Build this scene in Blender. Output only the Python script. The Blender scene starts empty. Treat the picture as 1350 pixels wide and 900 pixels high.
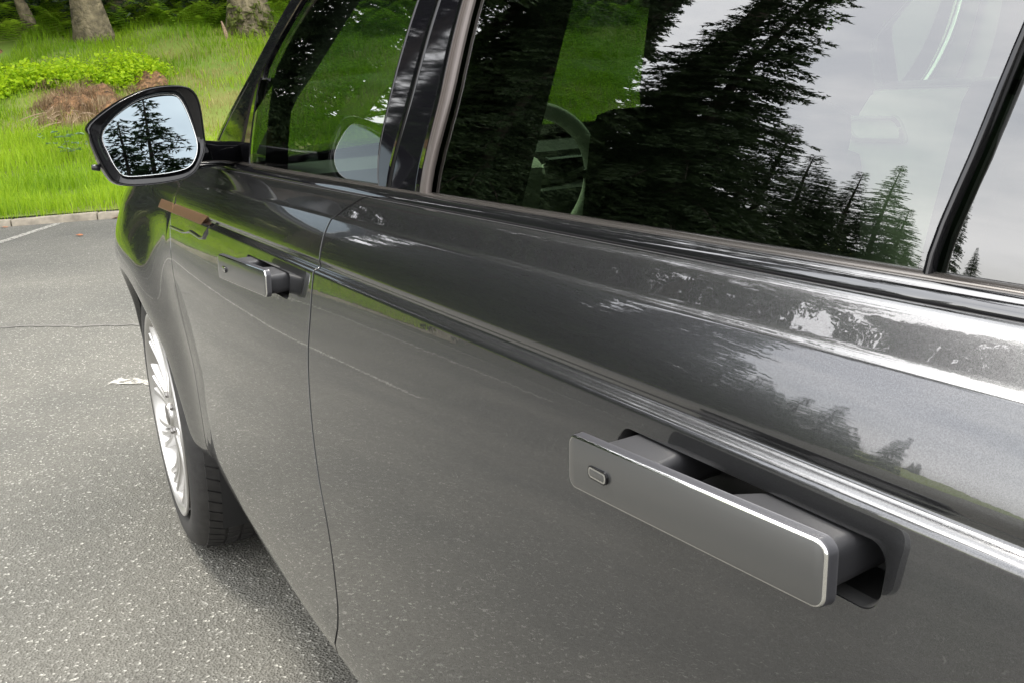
import bpy, bmesh, math, random
import numpy as np
from bisect import bisect_right
from mathutils import Vector, Matrix

# ------------------------------------------------------------------ camera, sky, sun, exposure
sc = bpy.context.scene
COL = sc.collection
R_ = math.radians
CAM_F, CAM_YAW, CAM_PITCH, CAM_ROLL = 1319.0, .491, .253, -.06
CAM_POS = (0.0, .395, 1.227)
cam_d = bpy.data.cameras.new('camera'); cam = bpy.data.objects.new('camera', cam_d); COL.objects.link(cam)
_F = Vector((math.cos(CAM_YAW)*math.cos(CAM_PITCH), -math.sin(CAM_YAW)*math.cos(CAM_PITCH), -math.sin(CAM_PITCH)))
_Rt = Vector((-math.sin(CAM_YAW), -math.cos(CAM_YAW), 0)); _U = _Rt.cross(_F)
_R2 = _Rt*math.cos(CAM_ROLL)+_U*math.sin(CAM_ROLL); _U2 = -_Rt*math.sin(CAM_ROLL)+_U*math.cos(CAM_ROLL)
_m = Matrix((_R2, _U2, -_F)).transposed().to_4x4(); _m.translation = Vector(CAM_POS)
cam.matrix_world = _m
cam_d.sensor_width = 36.0; cam_d.lens = 36.0*CAM_F/1350.0
cam_d.clip_start = .02; cam_d.clip_end = 900
sc.camera = cam

SUN_EL, SUN_AZ = 63.0, 24.0        # degrees; azimuth counted from +x (ahead) towards +y (left)
w = bpy.data.worlds.new('World'); sc.world = w; w.use_nodes = True
nt = w.node_tree; nt.nodes.clear()
def N(t, typ, **k):
    n = t.nodes.new(typ)
    for a, b in k.items(): setattr(n, a, b)
    return n
sky = N(nt, 'ShaderNodeTexSky', sky_type='NISHITA', sun_disc=False, sun_elevation=R_(SUN_EL), sun_rotation=R_(90-SUN_AZ))
sky.air_density = 1.0; sky.dust_density = 2.0; sky.ozone_density = 1.0
tc = N(nt, 'ShaderNodeTexCoord'); mp = N(nt, 'ShaderNodeMapping'); mp.inputs['Scale'].default_value = (1.0, 1.0, 2.2)
nz = N(nt, 'ShaderNodeTexNoise'); nz.inputs['Scale'].default_value = 2.1; nz.inputs['Detail'].default_value = 7; nz.inputs['Roughness'].default_value = .55
rp = N(nt, 'ShaderNodeValToRGB'); rp.color_ramp.elements[0].position = .36; rp.color_ramp.elements[1].position = .56
rp.color_ramp.elements[0].color = (.62,.62,.62,1); rp.color_ramp.elements[1].color = (1,1,1,1)
nz2 = N(nt, 'ShaderNodeTexNoise'); nz2.inputs['Scale'].default_value = 3.4; nz2.inputs['Detail'].default_value = 5
rp2 = N(nt, 'ShaderNodeValToRGB'); rp2.color_ramp.elements[0].position = .3; rp2.color_ramp.elements[1].position = .7
rp2.color_ramp.elements[0].color = (13.4,13.5,13.8,1); rp2.color_ramp.elements[1].color = (17.2,17.0,16.8,1)
mx = N(nt, 'ShaderNodeMix', data_type='RGBA'); bg = N(nt, 'ShaderNodeBackground'); bg.inputs['Strength'].default_value = .10
wo = N(nt, 'ShaderNodeOutputWorld')
L = nt.links.new
L(tc.outputs['Generated'], mp.inputs[0]); L(mp.outputs[0], nz.inputs[0]); L(mp.outputs[0], nz2.inputs[0])
L(nz.outputs[0], rp.inputs[0]); L(nz2.outputs[0], rp2.inputs[0])
L(rp.outputs[0], mx.inputs[0]); L(sky.outputs[0], mx.inputs[6]); L(rp2.outputs[0], mx.inputs[7])
sv_ = N(nt, 'ShaderNodeVectorMath', operation='DOT_PRODUCT'); sv_.inputs[1].default_value = (math.cos(R_(SUN_EL))*math.cos(R_(SUN_AZ)), math.cos(R_(SUN_EL))*math.sin(R_(SUN_AZ)), math.sin(R_(SUN_EL)))
nrm = N(nt, 'ShaderNodeVectorMath', operation='NORMALIZE'); L(tc.outputs['Generated'], nrm.inputs[0]); L(nrm.outputs[0], sv_.inputs[0])
cl_ = N(nt, 'ShaderNodeMath', operation='MAXIMUM'); cl_.inputs[1].default_value = 0; L(sv_.outputs['Value'], cl_.inputs[0])
pw = N(nt, 'ShaderNodeMath', operation='POWER'); pw.inputs[1].default_value = 12; L(cl_.outputs[0], pw.inputs[0])
ma = N(nt, 'ShaderNodeMath', operation='MULTIPLY_ADD'); ma.inputs[1].default_value = 1.0; ma.inputs[2].default_value = .95; L(pw.outputs[0], ma.inputs[0])
sc1 = N(nt, 'ShaderNodeVectorMath', operation='SCALE'); L(mx.outputs[2], sc1.inputs[0]); L(ma.outputs[0], sc1.inputs['Scale'])
L(sc1.outputs[0], bg.inputs[0]); L(bg.outputs[0], wo.inputs[0])

sun_d = bpy.data.lights.new('sun', 'SUN'); sun_d.energy = 1.5; sun_d.angle = R_(12); sun_d.color = (1, .95, .86)
sun = bpy.data.objects.new('sun', sun_d); COL.objects.link(sun)
sd = Vector((math.cos(R_(SUN_EL))*math.cos(R_(SUN_AZ)), math.cos(R_(SUN_EL))*math.sin(R_(SUN_AZ)), math.sin(R_(SUN_EL))))
sun.rotation_euler = sd.to_track_quat('Z', 'Y').to_euler()
sun.location = sd*60
sc.view_settings.view_transform = 'Standard'; sc.view_settings.look = 'None'
sc.view_settings.exposure = 1.42; sc.view_settings.gamma = 1.0; sc.view_settings.use_curve_mapping = False
sc.render.engine = 'CYCLES'
sc.cycles.max_bounces = 10; sc.cycles.transparent_max_bounces = 24; sc.cycles.glossy_bounces = 6; sc.cycles.diffuse_bounces = 4
sc.cycles.caustics_reflective = False; sc.cycles.caustics_refractive = False

rng = np.random.default_rng(7); random.seed(7)

# ------------------------------------------------------------------ helpers
def obj(name, verts, faces, mat=None, parent=None, smooth=True, loc=None, sharp=None, mats=None, mi=None):
    me = bpy.data.meshes.new(name); me.from_pydata([tuple(map(float, v)) for v in verts], [], [tuple(map(int, f)) for f in faces])
    if mats:
        for m in mats: me.materials.append(m)
        if mi is not None: me.polygons.foreach_set('material_index', list(mi))
    elif mat: me.materials.append(mat)
    if smooth:
        me.polygons.foreach_set('use_smooth', [True]*len(me.polygons))
        if sharp: me.set_sharp_from_angle(angle=R_(sharp))
    me.update()
    return link(name, me, parent, loc)
def link(name, me, parent=None, loc=None):
    o = bpy.data.objects.new(name, me); COL.objects.link(o)
    if parent is not None: o.parent = parent
    if loc is not None: o.location = loc
    return o
def obj_np(name, V, F, mat, parent=None, loc=None, smooth=False, attr=None, quads=False):
    """numpy mesh: V (n,3), F (m,3 or 4)"""
    me = bpy.data.meshes.new(name); n = len(V); m, k = F.shape
    me.vertices.add(n); me.vertices.foreach_set('co', np.ascontiguousarray(V, dtype=np.float32).ravel())
    me.loops.add(m*k); me.loops.foreach_set('vertex_index', np.ascontiguousarray(F, dtype=np.int32).ravel())
    me.polygons.add(m); me.polygons.foreach_set('loop_start', np.arange(0, m*k, k, dtype=np.int32))
    me.polygons.foreach_set('loop_total', np.full(m, k, dtype=np.int32))
    if smooth: me.polygons.foreach_set('use_smooth', np.ones(m, dtype=bool))
    me.materials.append(mat)
    me.update(calc_edges=True); me.validate()
    if attr is not None:
        a = me.attributes.new('tint', 'FLOAT', 'POINT'); a.data.foreach_set('value', np.ascontiguousarray(attr, dtype=np.float32))
    return link(name, me, parent, loc)
def tag(o, label=None, cat=None, group=None, kind=None):
    if label: o['label'] = label
    if cat: o['category'] = cat
    if group: o['group'] = group
    if kind: o['kind'] = kind
    return o
def empty(name, loc=(0,0,0), rz=0, parent=None):
    o = bpy.data.objects.new(name, None); COL.objects.link(o); o.location = loc; o.rotation_euler = (0,0,rz); o.empty_display_size = .2
    if parent is not None: o.parent = parent
    return o
class MB:
    """collects simple solids into one mesh"""
    def __init__(s): s.v = []; s.f = []
    def add(s, V, F):
        b = len(s.v); s.v += [tuple(map(float, q)) for q in V]; s.f += [tuple(b+i for i in f) for f in F]; return s
    def box(s, c, h, rot=None, bev=0.0):
        bm = bmesh.new(); bmesh.ops.create_cube(bm, size=2)
        for v in bm.verts: v.co = Vector((v.co.x*h[0], v.co.y*h[1], v.co.z*h[2]))
        if bev: bmesh.ops.bevel(bm, geom=bm.edges[:], offset=bev, segments=2, profile=.6, affect='EDGES')
        if rot is not None: bmesh.ops.transform(bm, matrix=rot, verts=bm.verts)
        bm.verts.index_update()
        s.add([v.co+Vector(c) for v in bm.verts], [[v.index for v in f.verts] for f in bm.faces]); bm.free(); return s
    def tube(s, pts, rad, n=10, cap=True):
        pts = [Vector(p) for p in pts]; m = len(pts); rad = rad if hasattr(rad, '__len__') else [rad]*m
        V = []; F = []; up = None
        for i, p in enumerate(pts):
            t = (pts[min(i+1, m-1)]-pts[max(i-1, 0)]).normalized()
            if up is None: up = t.orthogonal().normalized()
            up = (up-t*up.dot(t)).normalized(); sd_ = t.cross(up)
            for k in range(n):
                a = 2*math.pi*k/n; V.append(p+(up*math.cos(a)+sd_*math.sin(a))*rad[i])
        for i in range(m-1):
            for k in range(n): F.append((i*n+k, i*n+(k+1) % n, (i+1)*n+(k+1) % n, (i+1)*n+k))
        if cap: F.append(tuple(range(n-1, -1, -1))); F.append(tuple((m-1)*n+k for k in range(n)))
        return s.add(V, F)
    def lathe(s, prof, c, axis='y', n=64, closed=False):
        V = []; F = []; m = len(prof)
        for k in range(n):
            a = 2*math.pi*k/n
            for (r, h) in prof:
                V.append((c[0]+r*math.cos(a), c[1]+h, c[2]+r*math.sin(a)) if axis == 'y' else (c[0]+r*math.cos(a), c[1]+r*math.sin(a), c[2]+h))
        for k in range(n):
            k2 = (k+1) % n
            for j in range(m-1 if not closed else m):
                j2 = (j+1) % m
                F.append((k*m+j, k*m+j2, k2*m+j2, k2*m+j))
        return s.add(V, F)
    def build(s, name, mat, parent=None, smooth=True, loc=None, sharp=35): return obj(name, s.v, s.f, mat, parent, smooth, loc, sharp)
def ss(a, b, x):
    t = min(1, max(0, (x-a)/(b-a))); return t*t*(3-2*t)
def pchip(tab):
    X = [p[0] for p in tab]; Y = [p[1] for p in tab]; n = len(X)
    h = [X[i+1]-X[i] for i in range(n-1)]; d = [(Y[i+1]-Y[i])/h[i] for i in range(n-1)]
    m = [d[0]]+[(0 if d[i-1]*d[i] <= 0 else 3*(h[i-1]+h[i])/((2*h[i]+h[i-1])/d[i-1]+(h[i]+2*h[i-1])/d[i])) for i in range(1, n-1)]+[d[-1]]
    def f(x):
        if x <= X[0]: return Y[0]+(x-X[0])*m[0]
        if x >= X[-1]: return Y[-1]+(x-X[-1])*m[-1]
        i = bisect_right(X, x)-1; t = (x-X[i])/h[i]
        return (1+2*t)*(1-t)**2*Y[i]+t*(1-t)**2*h[i]*m[i]+t*t*(3-2*t)*Y[i+1]+t*t*(t-1)*h[i]*m[i+1]
    return f

# ------------------------------------------------------------------ materials
def new_mat(name):
    m = bpy.data.materials.new(name); m.use_nodes = True; t = m.node_tree; t.nodes.clear()
    o = N(t, 'ShaderNodeOutputMaterial'); return m, t, o
def pbr(name, col, rough=.5, metal=0.0, coat=0.0, coat_r=.03, spec=.5, noise=None, bump=None, ior=1.5):
    """noise=(scale, amount) varies the colour; bump=(scale, strength, distance)"""
    m, t, o = new_mat(name); b = N(t, 'ShaderNodeBsdfPrincipled'); t.links.new(b.outputs[0], o.inputs[0])
    b.inputs['Base Color'].default_value = (*col, 1); b.inputs['Roughness'].default_value = rough; b.inputs['Metallic'].default_value = metal
    b.inputs['Coat Weight'].default_value = coat; b.inputs['Coat Roughness'].default_value = coat_r; b.inputs['Specular IOR Level'].default_value = spec; b.inputs['IOR'].default_value = ior
    tcn = N(t, 'ShaderNodeTexCoord')
    if noise:
        q = N(t, 'ShaderNodeTexNoise'); q.inputs['Scale'].default_value = noise[0]; q.inputs['Detail'].default_value = 6
        r = N(t, 'ShaderNodeValToRGB'); a = noise[1]
        r.color_ramp.elements[0].position = .3; r.color_ramp.elements[1].position = .7
        r.color_ramp.elements[0].color = (*[c*(1-a) for c in col], 1); r.color_ramp.elements[1].color = (*[min(1, c*(1+a)) for c in col], 1)
        t.links.new(tcn.outputs['Object'], q.inputs[0]); t.links.new(q.outputs[0], r.inputs[0]); t.links.new(r.outputs[0], b.inputs['Base Color'])
    if bump:
        q = N(t, 'ShaderNodeTexNoise'); q.inputs['Scale'].default_value = bump[0]; q.inputs['Detail'].default_value = 4
        bn = N(t, 'ShaderNodeBump'); bn.inputs['Strength'].default_value = bump[1]; bn.inputs['Distance'].default_value = bump[2]
        t.links.new(tcn.outputs['Object'], q.inputs[0]); t.links.new(q.outputs[0], bn.inputs['Height']); t.links.new(bn.outputs[0], b.inputs['Normal'])
    return m
M = {}
# metallic grey paint: flaked base under a clear coat with a faint orange peel
m, t, o = new_mat('grey_metallic_paint'); b = N(t, 'ShaderNodeBsdfPrincipled'); t.links.new(b.outputs[0], o.inputs[0])
tcn = N(t, 'ShaderNodeTexCoord')
vo = N(t, 'ShaderNodeTexVoronoi'); vo.inputs['Scale'].default_value = 2600
rr = N(t, 'ShaderNodeValToRGB'); rr.color_ramp.elements[0].color = (.043,.044,.046,1); rr.color_ramp.elements[1].color = (.094,.096,.099,1)
sx = N(t, 'ShaderNodeSeparateColor')
t.links.new(tcn.outputs['Object'], vo.inputs[0]); t.links.new(vo.outputs['Color'], sx.inputs[0]); t.links.new(sx.outputs[0], rr.inputs[0]); t.links.new(rr.outputs[0], b.inputs['Base Color'])
b.inputs['Metallic'].default_value = .88; b.inputs['Roughness'].default_value = .24
b.inputs['Coat Weight'].default_value = 1.0; b.inputs['Coat Roughness'].default_value = .012; b.inputs['Coat IOR'].default_value = 1.75
dn = N(t, 'ShaderNodeTexNoise'); dn.inputs['Scale'].default_value = 7; dn.inputs['Detail'].default_value = 8; dn.inputs['Roughness'].default_value = .7
dr_ = N(t, 'ShaderNodeMapRange'); dr_.inputs[1].default_value = .35; dr_.inputs[2].default_value = .8; dr_.inputs[3].default_value = .003; dr_.inputs[4].default_value = .022
t.links.new(tcn.outputs['Object'], dn.inputs[0]); t.links.new(dn.outputs[0], dr_.inputs[0]); t.links.new(dr_.outputs[0], b.inputs['Coat Roughness'])
op = N(t, 'ShaderNodeTexNoise'); op.inputs['Scale'].default_value = 130; op.inputs['Detail'].default_value = 1
bn = N(t, 'ShaderNodeBump'); bn.inputs['Strength'].default_value = .035; bn.inputs['Distance'].default_value = .0006
t.links.new(tcn.outputs['Object'], op.inputs[0]); t.links.new(op.outputs[0], bn.inputs['Height']); t.links.new(bn.outputs[0], b.inputs['Coat Normal'])
M['paint'] = m
M['gloss_black'] = pbr('gloss_black', (.004,.004,.005), .04)
M['gloss_trim'] = pbr('gloss_trim', (.008,.008,.009), .03, coat=1, coat_r=.01, ior=1.9)
M['satin_strip'] = pbr('satin_strip', (.10,.092,.085), .16, metal=.7)
M['bronze_frame'] = pbr('bronze_frame', (.105,.090,.083), .34, metal=.4)
M['chrome'] = pbr('chrome', (.75,.75,.74), .09, metal=1)
M['copper'] = pbr('copper_trim', (.52,.31,.18), .32, metal=1)
M['handle_face'] = pbr('handle_face', (.150,.152,.153), .30, metal=.88, coat=1, coat_r=.015, ior=1.6)
M['handle_side'] = pbr('handle_side', (.05,.05,.055), .3, metal=.3)
M['black_plastic'] = pbr('black_plastic', (.012,.012,.013), .35, noise=(80,.2))
M['soft_black'] = pbr('soft_black', (.022,.022,.024), .5)
M['pocket'] = pbr('pocket_lining', (.014,.014,.014), .35)
M['rubber'] = pbr('rubber', (.022,.021,.020), .62, noise=(45,.35), bump=(300,.15,.001))
M['alloy'] = pbr('alloy', (.58,.57,.55), .33, metal=.85, noise=(9,.08))
M['well'] = pbr('wheel_well', (.012,.012,.012), .8)  # also blackens panel folds and jamb strips, as painted gap shade
M['brake'] = pbr('brake_disc', (.25,.24,.23), .4, metal=.9)
M['leather_light'] = pbr('light_leather', (.70,.69,.62), .55, noise=(14,.06))
M['leather_dark'] = pbr('dark_leather', (.035,.035,.034), .5)
M['headliner'] = pbr('headliner', (.45,.44,.41), .9)
M['screen_black'] = pbr('screen_black', (.01,.01,.012), .1)
M['mirror'] = pbr('mirror_glass', (.185,.220,.240), .005, metal=1)
def glass(name, tint, ior):
    m, t, o = new_mat(name); fr = N(t, 'ShaderNodeFresnel'); fr.inputs['IOR'].default_value = ior
    g = N(t, 'ShaderNodeBsdfGlossy'); g.inputs['Roughness'].default_value = .0; g.inputs['Color'].default_value = (1,1,1,1)
    tr = N(t, 'ShaderNodeBsdfTransparent'); tr.inputs['Color'].default_value = (*tint, 1)
    mxs = N(t, 'ShaderNodeMixShader'); t.links.new(fr.outputs[0], mxs.inputs[0]); t.links.new(tr.outputs[0], mxs.inputs[1]); t.links.new(g.outputs[0], mxs.inputs[2])
    t.links.new(mxs.outputs[0], o.inputs[0]); return m
M['glass_front'] = glass('side_glass_clear', (.40,.52,.40), 2.0)
M['glass_rear'] = glass('side_glass_privacy', (.22,.30,.20), 2.35)
M['glass_screen'] = glass('windscreen_glass', (.50,.58,.50), 1.5)
# asphalt: binder with pale and dark chips
m, t, o = new_mat('asphalt'); b = N(t, 'ShaderNodeBsdfPrincipled'); t.links.new(b.outputs[0], o.inputs[0]); tcn = N(t, 'ShaderNodeTexCoord')
v1 = N(t, 'ShaderNodeTexVoronoi'); v1.inputs['Scale'].default_value = 160; v1.inputs['Randomness'].default_value = 1
s1 = N(t, 'ShaderNodeSeparateColor'); r1 = N(t, 'ShaderNodeValToRGB'); cr = r1.color_ramp
cr.elements[0].position = 0; cr.elements[0].color = (.112,.109,.098,1); cr.elements[1].position = 1; cr.elements[1].color = (.40,.395,.36,1)
for p_, c_ in ((.35,(.130,.127,.115,1)), (.75,(.146,.143,.130,1)), (.93,(.168,.165,.150,1)), (.965,(.26,.257,.238,1))):
    e = cr.elements.new(p_); e.color = c_
n1 = N(t, 'ShaderNodeTexNoise'); n1.inputs['Scale'].default_value = .7; n1.inputs['Detail'].default_value = 9; n1.inputs['Roughness'].default_value = .62
r2 = N(t, 'ShaderNodeValToRGB'); r2.color_ramp.elements[0].position = .3; r2.color_ramp.elements[1].position = .72
r2.color_ramp.elements[0].color = (.70,.71,.71,1); r2.color_ramp.elements[1].color = (1.10,1.085,1.05,1)
mm = N(t, 'ShaderNodeMix', data_type='RGBA', blend_type='MULTIPLY'); mm.inputs[0].default_value = 1
n2 = N(t, 'ShaderNodeTexNoise'); n2.inputs['Scale'].default_value = 60; n2.inputs['Detail'].default_value = 8; n2.inputs['Roughness'].default_value = .7
ad = N(t, 'ShaderNodeMath', operation='ADD'); bn = N(t, 'ShaderNodeBump'); bn.inputs['Strength'].default_value = .8; bn.inputs['Distance'].default_value = .006
t.links.new(tcn.outputs['Object'], v1.inputs[0]); t.links.new(v1.outputs['Color'], s1.inputs[0]); t.links.new(s1.outputs[0], r1.inputs[0])
t.links.new(tcn.outputs['Object'], n1.inputs[0]); t.links.new(n1.outputs[0], r2.inputs[0])
t.links.new(r1.outputs[0], mm.inputs[6]); t.links.new(r2.outputs[0], mm.inputs[7]); t.links.new(mm.outputs[2], b.inputs['Base Color'])
t.links.new(tcn.outputs['Object'], n2.inputs[0]); t.links.new(n2.outputs[0], ad.inputs[0]); t.links.new(v1.outputs['Distance'], ad.inputs[1])
t.links.new(ad.outputs[0], bn.inputs['Height']); t.links.new(bn.outputs[0], b.inputs['Normal'])
b.inputs['Roughness'].default_value = .9; b.inputs['Specular IOR Level'].default_value = .12
M['asphalt'] = m
M['tar'] = pbr('tar_seam', (.105,.101,.090), .85, noise=(20,.3))
# worn white road paint
m, t, o = new_mat('road_paint'); b = N(t, 'ShaderNodeBsdfPrincipled'); tr = N(t, 'ShaderNodeBsdfTransparent'); ms = N(t, 'ShaderNodeMixShader'); tcn = N(t, 'ShaderNodeTexCoord')
q = N(t, 'ShaderNodeTexNoise'); q.inputs['Scale'].default_value = 30; q.inputs['Detail'].default_value = 8; q.inputs['Roughness'].default_value = .75
r = N(t, 'ShaderNodeValToRGB'); r.color_ramp.elements[0].position = .40; r.color_ramp.elements[1].position = .52
t.links.new(tcn.outputs['Object'], q.inputs[0]); t.links.new(q.outputs[0], r.inputs[0]); t.links.new(r.outputs[0], ms.inputs[0])
t.links.new(tr.outputs[0], ms.inputs[1]); t.links.new(b.outputs[0], ms.inputs[2]); t.links.new(ms.outputs[0], o.inputs[0])
b.inputs['Base Color'].default_value = (.31,.30,.265,1); b.inputs['Roughness'].default_value = .7
M['road_paint'] = m
M['kerb'] = pbr('kerb_concrete', (.25,.22,.17), .85, noise=(9,.35), bump=(40,.5,.01))
M['soil'] = pbr('soil', (.20,.11,.05), .95, noise=(11,.8), bump=(22,1,.09))
M['ground'] = pbr('field_ground', (.055,.085,.025), .95, noise=(.3,.4))
M['root_wood'] = pbr('dead_wood', (.27,.19,.12), .8, noise=(30,.4))
M['bark'] = pbr('bark', (.15,.125,.075), .95, noise=(7,.55), bump=(16,1,.06))
M['bark_dark'] = pbr('bark_conifer', (.04,.03,.022), .95, noise=(9,.5), bump=(16,1,.04))
M['moss'] = pbr('moss', (.10,.12,.02), .95, noise=(20,.5), bump=(40,1,.03))
def leafmat(name, c0, c1, trans=.35, rough=.6):
    """foliage: colour from the per-leaf 'tint' attribute, some light through the leaf"""
    m, t, o = new_mat(name); at = N(t, 'ShaderNodeAttribute', attribute_name='tint'); r = N(t, 'ShaderNodeValToRGB')
    r.color_ramp.elements[0].color = (*c0, 1); r.color_ramp.elements[1].color = (*c1, 1)
    d = N(t, 'ShaderNodeBsdfPrincipled'); d.inputs['Roughness'].default_value = rough; d.inputs['Specular IOR Level'].default_value = .3
    tl = N(t, 'ShaderNodeBsdfTranslucent'); ms = N(t, 'ShaderNodeMixShader'); ms.inputs[0].default_value = trans
    t.links.new(at.outputs['Fac'], r.inputs[0]); t.links.new(r.outputs[0], d.inputs['Base Color']); t.links.new(r.outputs[0], tl.inputs[0])
    t.links.new(d.outputs[0], ms.inputs[1]); t.links.new(tl.outputs[0], ms.inputs[2]); t.links.new(ms.outputs[0], o.inputs[0]); return m
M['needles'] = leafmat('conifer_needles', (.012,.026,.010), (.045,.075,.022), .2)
M['grass'] = leafmat('grass_blades', (.15,.29,.010), (.42,.58,.032), .55)
M['grass_dry'] = leafmat('dry_grass_blades', (.26,.22,.07), (.40,.36,.14), .35)
M['leaf_bright'] = leafmat('bright_leaves', (.24,.42,.008), (.52,.68,.02), .55)
M['fern'] = leafmat('fern_fronds', (.12,.27,.012), (.32,.47,.03), .5)
M['weed'] = leafmat('weed_leaves', (.14,.24,.12), (.24,.33,.18), .3)
M['broad'] = leafmat('tree_leaves', (.03,.07,.010), (.10,.17,.02), .4)
M['dry_leaf'] = pbr('dry_leaf', (.26,.10,.04), .8, noise=(60,.3))
# bank turf: green with dry and bare patches
m, t, o = new_mat('turf'); b = N(t, 'ShaderNodeBsdfPrincipled'); t.links.new(b.outputs[0], o.inputs[0]); tcn = N(t, 'ShaderNodeTexCoord')
q = N(t, 'ShaderNodeTexNoise'); q.inputs['Scale'].default_value = .55; q.inputs['Detail'].default_value = 8
r = N(t, 'ShaderNodeValToRGB'); r.color_ramp.elements[0].position = .3; r.color_ramp.elements[0].color = (.11,.20,.014,1); r.color_ramp.elements[1].position = .75; r.color_ramp.elements[1].color = (.20,.18,.05,1)
t.links.new(tcn.outputs['Object'], q.inputs[0]); t.links.new(q.outputs[0], r.inputs[0]); t.links.new(r.outputs[0], b.inputs['Base Color']); b.inputs['Roughness'].default_value = .95
M['turf'] = m

# ------------------------------------------------------------------ ground, kerb and bank
KA = np.array([12.45, .073]); KT = np.array([.32728, .94493]); KN = np.array([.94493, -.32728])   # a point of the kerb foot, along it, away from the car park
def kp(a, s): p = KA+KT*a+KN*s; return (float(p[0]), float(p[1]))
def bank_s(s): return .075+.13*s+.009*s*s if s < 13 else 3.286+.2*(s-13)-.0013*(s-13)**2
def hnoise(x, y): return .05*math.sin(1.3*x+.7*y)+.04*math.sin(2.9*y-1.1*x+1)+.02*math.sin(5.3*x+2.1*y)
def ter(x, y):
    s = (x-KA[0])*KN[0]+(y-KA[1])*KN[1]
    return bank_s(max(s, 0))+hnoise(x, y)*min(1, max(0, s-.3)*.6)
tag(obj('ground', [(-400,-400,-.03),(400,-400,-.03),(400,400,-.03),(-400,400,-.03)], [(0,1,2,3)], M['ground'], smooth=False), kind='structure')
cp = [kp(-45,.02), kp(60,.02), (-30,56), (-30,-48)]
tag(obj('car_park', [(x,y,0) for x,y in cp], [(3,2,1,0)], M['asphalt'], smooth=False), kind='structure')
As = np.concatenate([np.linspace(-60,-14,24)[:-1], np.linspace(-14,22,90)[:-1], np.linspace(22,90,30)]); Sl = np.concatenate([np.linspace(.12,14,60)[:-1], np.linspace(14,70,40)])
V = []; F = []
for a in As:
    for s in Sl:
        x, y = kp(a, s); V.append((x, y, ter(x, y)))
ns = len(Sl)
for i in range(len(As)-1):
    for j in range(ns-1): F.append((i*ns+j, i*ns+j+1, (i+1)*ns+j+1, (i+1)*ns+j))
bank = tag(obj('grass_bank', V, F, M['turf']), kind='structure')
# kerb: one stone after another along the edge of the car park
kerb = tag(empty('kerb', (*kp(0, .06), 0)), kind='structure')
def kerb_mesh(L_):
    bm = bmesh.new(); bmesh.ops.create_cube(bm, size=1)
    for v in bm.verts: v.co = Vector((v.co.x*.125, v.co.y*L_, v.co.z*.25-.050))
    bmesh.ops.bevel(bm, geom=bm.edges[:], offset=.012, segments=2, profile=.5, affect='EDGES')
    me = bpy.data.meshes.new('kerb_stone'); bm.to_mesh(me); bm.free(); me.materials.append(M['kerb'])
    me.polygons.foreach_set('use_smooth', [True]*len(me.polygons)); me.set_sharp_from_angle(angle=R_(30)); return me
KL = .915; kme = kerb_mesh(KL-.012); kang = math.atan2(-KT[0], KT[1])
for i in range(-14, 28):
    o_ = link('kerb_stone', kme, kerb); p = KT*((i+.37)*KL)
    o_.location = (p[0]+random.uniform(-.004,.004), p[1], random.uniform(-.006,.006)); o_.rotation_euler = (random.uniform(-.015,.015), random.uniform(-.02,.02), kang)
# painted bay lines, a tar seam across the asphalt and a scuffed patch of old paint
def strip(name, p, q, wd, mat, z, n=24, jit=0.0):
    p = np.array(p); q = np.array(q); d = q-p; L_ = np.linalg.norm(d); d /= L_; nn = np.array([-d[1], d[0]]); V = []; F = []
    for i in range(n+1):
        c = p+d*L_*i/n+nn*random.uniform(-jit, jit)
        for s_ in (-1, 1):
            e_ = c+nn*s_*wd/2*(1+random.uniform(-.3,.3)*(jit > 0)); V.append((e_[0], e_[1], z))
    for i in range(n): F.append((2*i, 2*i+2, 2*i+3, 2*i+1))
    return tag(obj(name, V, F, mat, smooth=False), kind='structure')
strip('bay_line', (6.2,2.67), (12.2,-.52), .10, M['road_paint'], .004)
strip('bay_line', (8.1,5.1), (13.3,2.33), .10, M['road_paint'], .004)
strip('bay_line', (9.4,7.4), (14.2,4.85), .10, M['road_paint'], .004)
strip('tar_seam', (6.9,.75), (5.2,-1.3), .035, M['tar'], .0035, 60, .02)
strip('old_paint_patch', (4.80,-.07), (4.55,-.32), .09, M['road_paint'], .0042, 8, .02)

# ------------------------------------------------------------------ the car
PROF = [(.30,-.105),(.34,-.075),(.365,-.040),(.385,-.009),(.40,.007),(.42,.0205),(.44,.0280),(.47,.0325),(.52,.0350),(.60,.0365),(.68,.0362),(.75,.0332),(.81,.0285),(.86,.0232),(.90,.0175),(.94,.0102),(.965,.0057),(.982,.0024),
(.990,.0007),(.9950,-.0004),(.9968,-.0012),(.9982,-.0026),(.9992,-.0046),(.9998,-.0066),(1.0003,-.0086),(1.0012,-.0102),(1.0030,-.0112),(1.0055,-.0112),(1.0080,-.0107),(1.0105,-.0107),(1.0140,-.0113),
(1.022,-.0133),(1.032,-.0163),(1.042,-.0198),(1.050,-.0230),(1.057,-.0262),(1.062,-.0288),(1.0648,-.0304),(1.0660,-.0317),(1.0667,-.0331),(1.0676,-.0345),(1.070,-.0369),(1.077,-.0434),(1.084,-.0499),(1.0905,-.0561),(1.0923,-.0582),(1.0932,-.0606)]
_z = np.arange(.28, 1.0940, .0002); _k = np.exp(-.5*(np.arange(-8, 9)/3.2)**2); _k /= _k.sum()
def smoothed(tab):
    f = pchip(tab); y = np.array([f(float(z)) for z in _z]); ys = np.convolve(np.pad(y, 8, mode='reflect', reflect_type='odd'), _k, 'valid')
    return lambda z: float(np.interp(z, _z, ys))
f1 = smoothed(PROF); f2 = smoothed([p for p in PROF if not .984 < p[0] < 1.0135])
low = pchip([(-2,0),(1.35,0),(1.78,-.010),(2.1,-.026),(2.39,-.048),(2.62,-.055),(3.0,-.055),(3.8,-.055)])
XW, XR, ZW, RA = 2.818, -.056, .385, .425       # axles and wheel-arch radius
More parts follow.
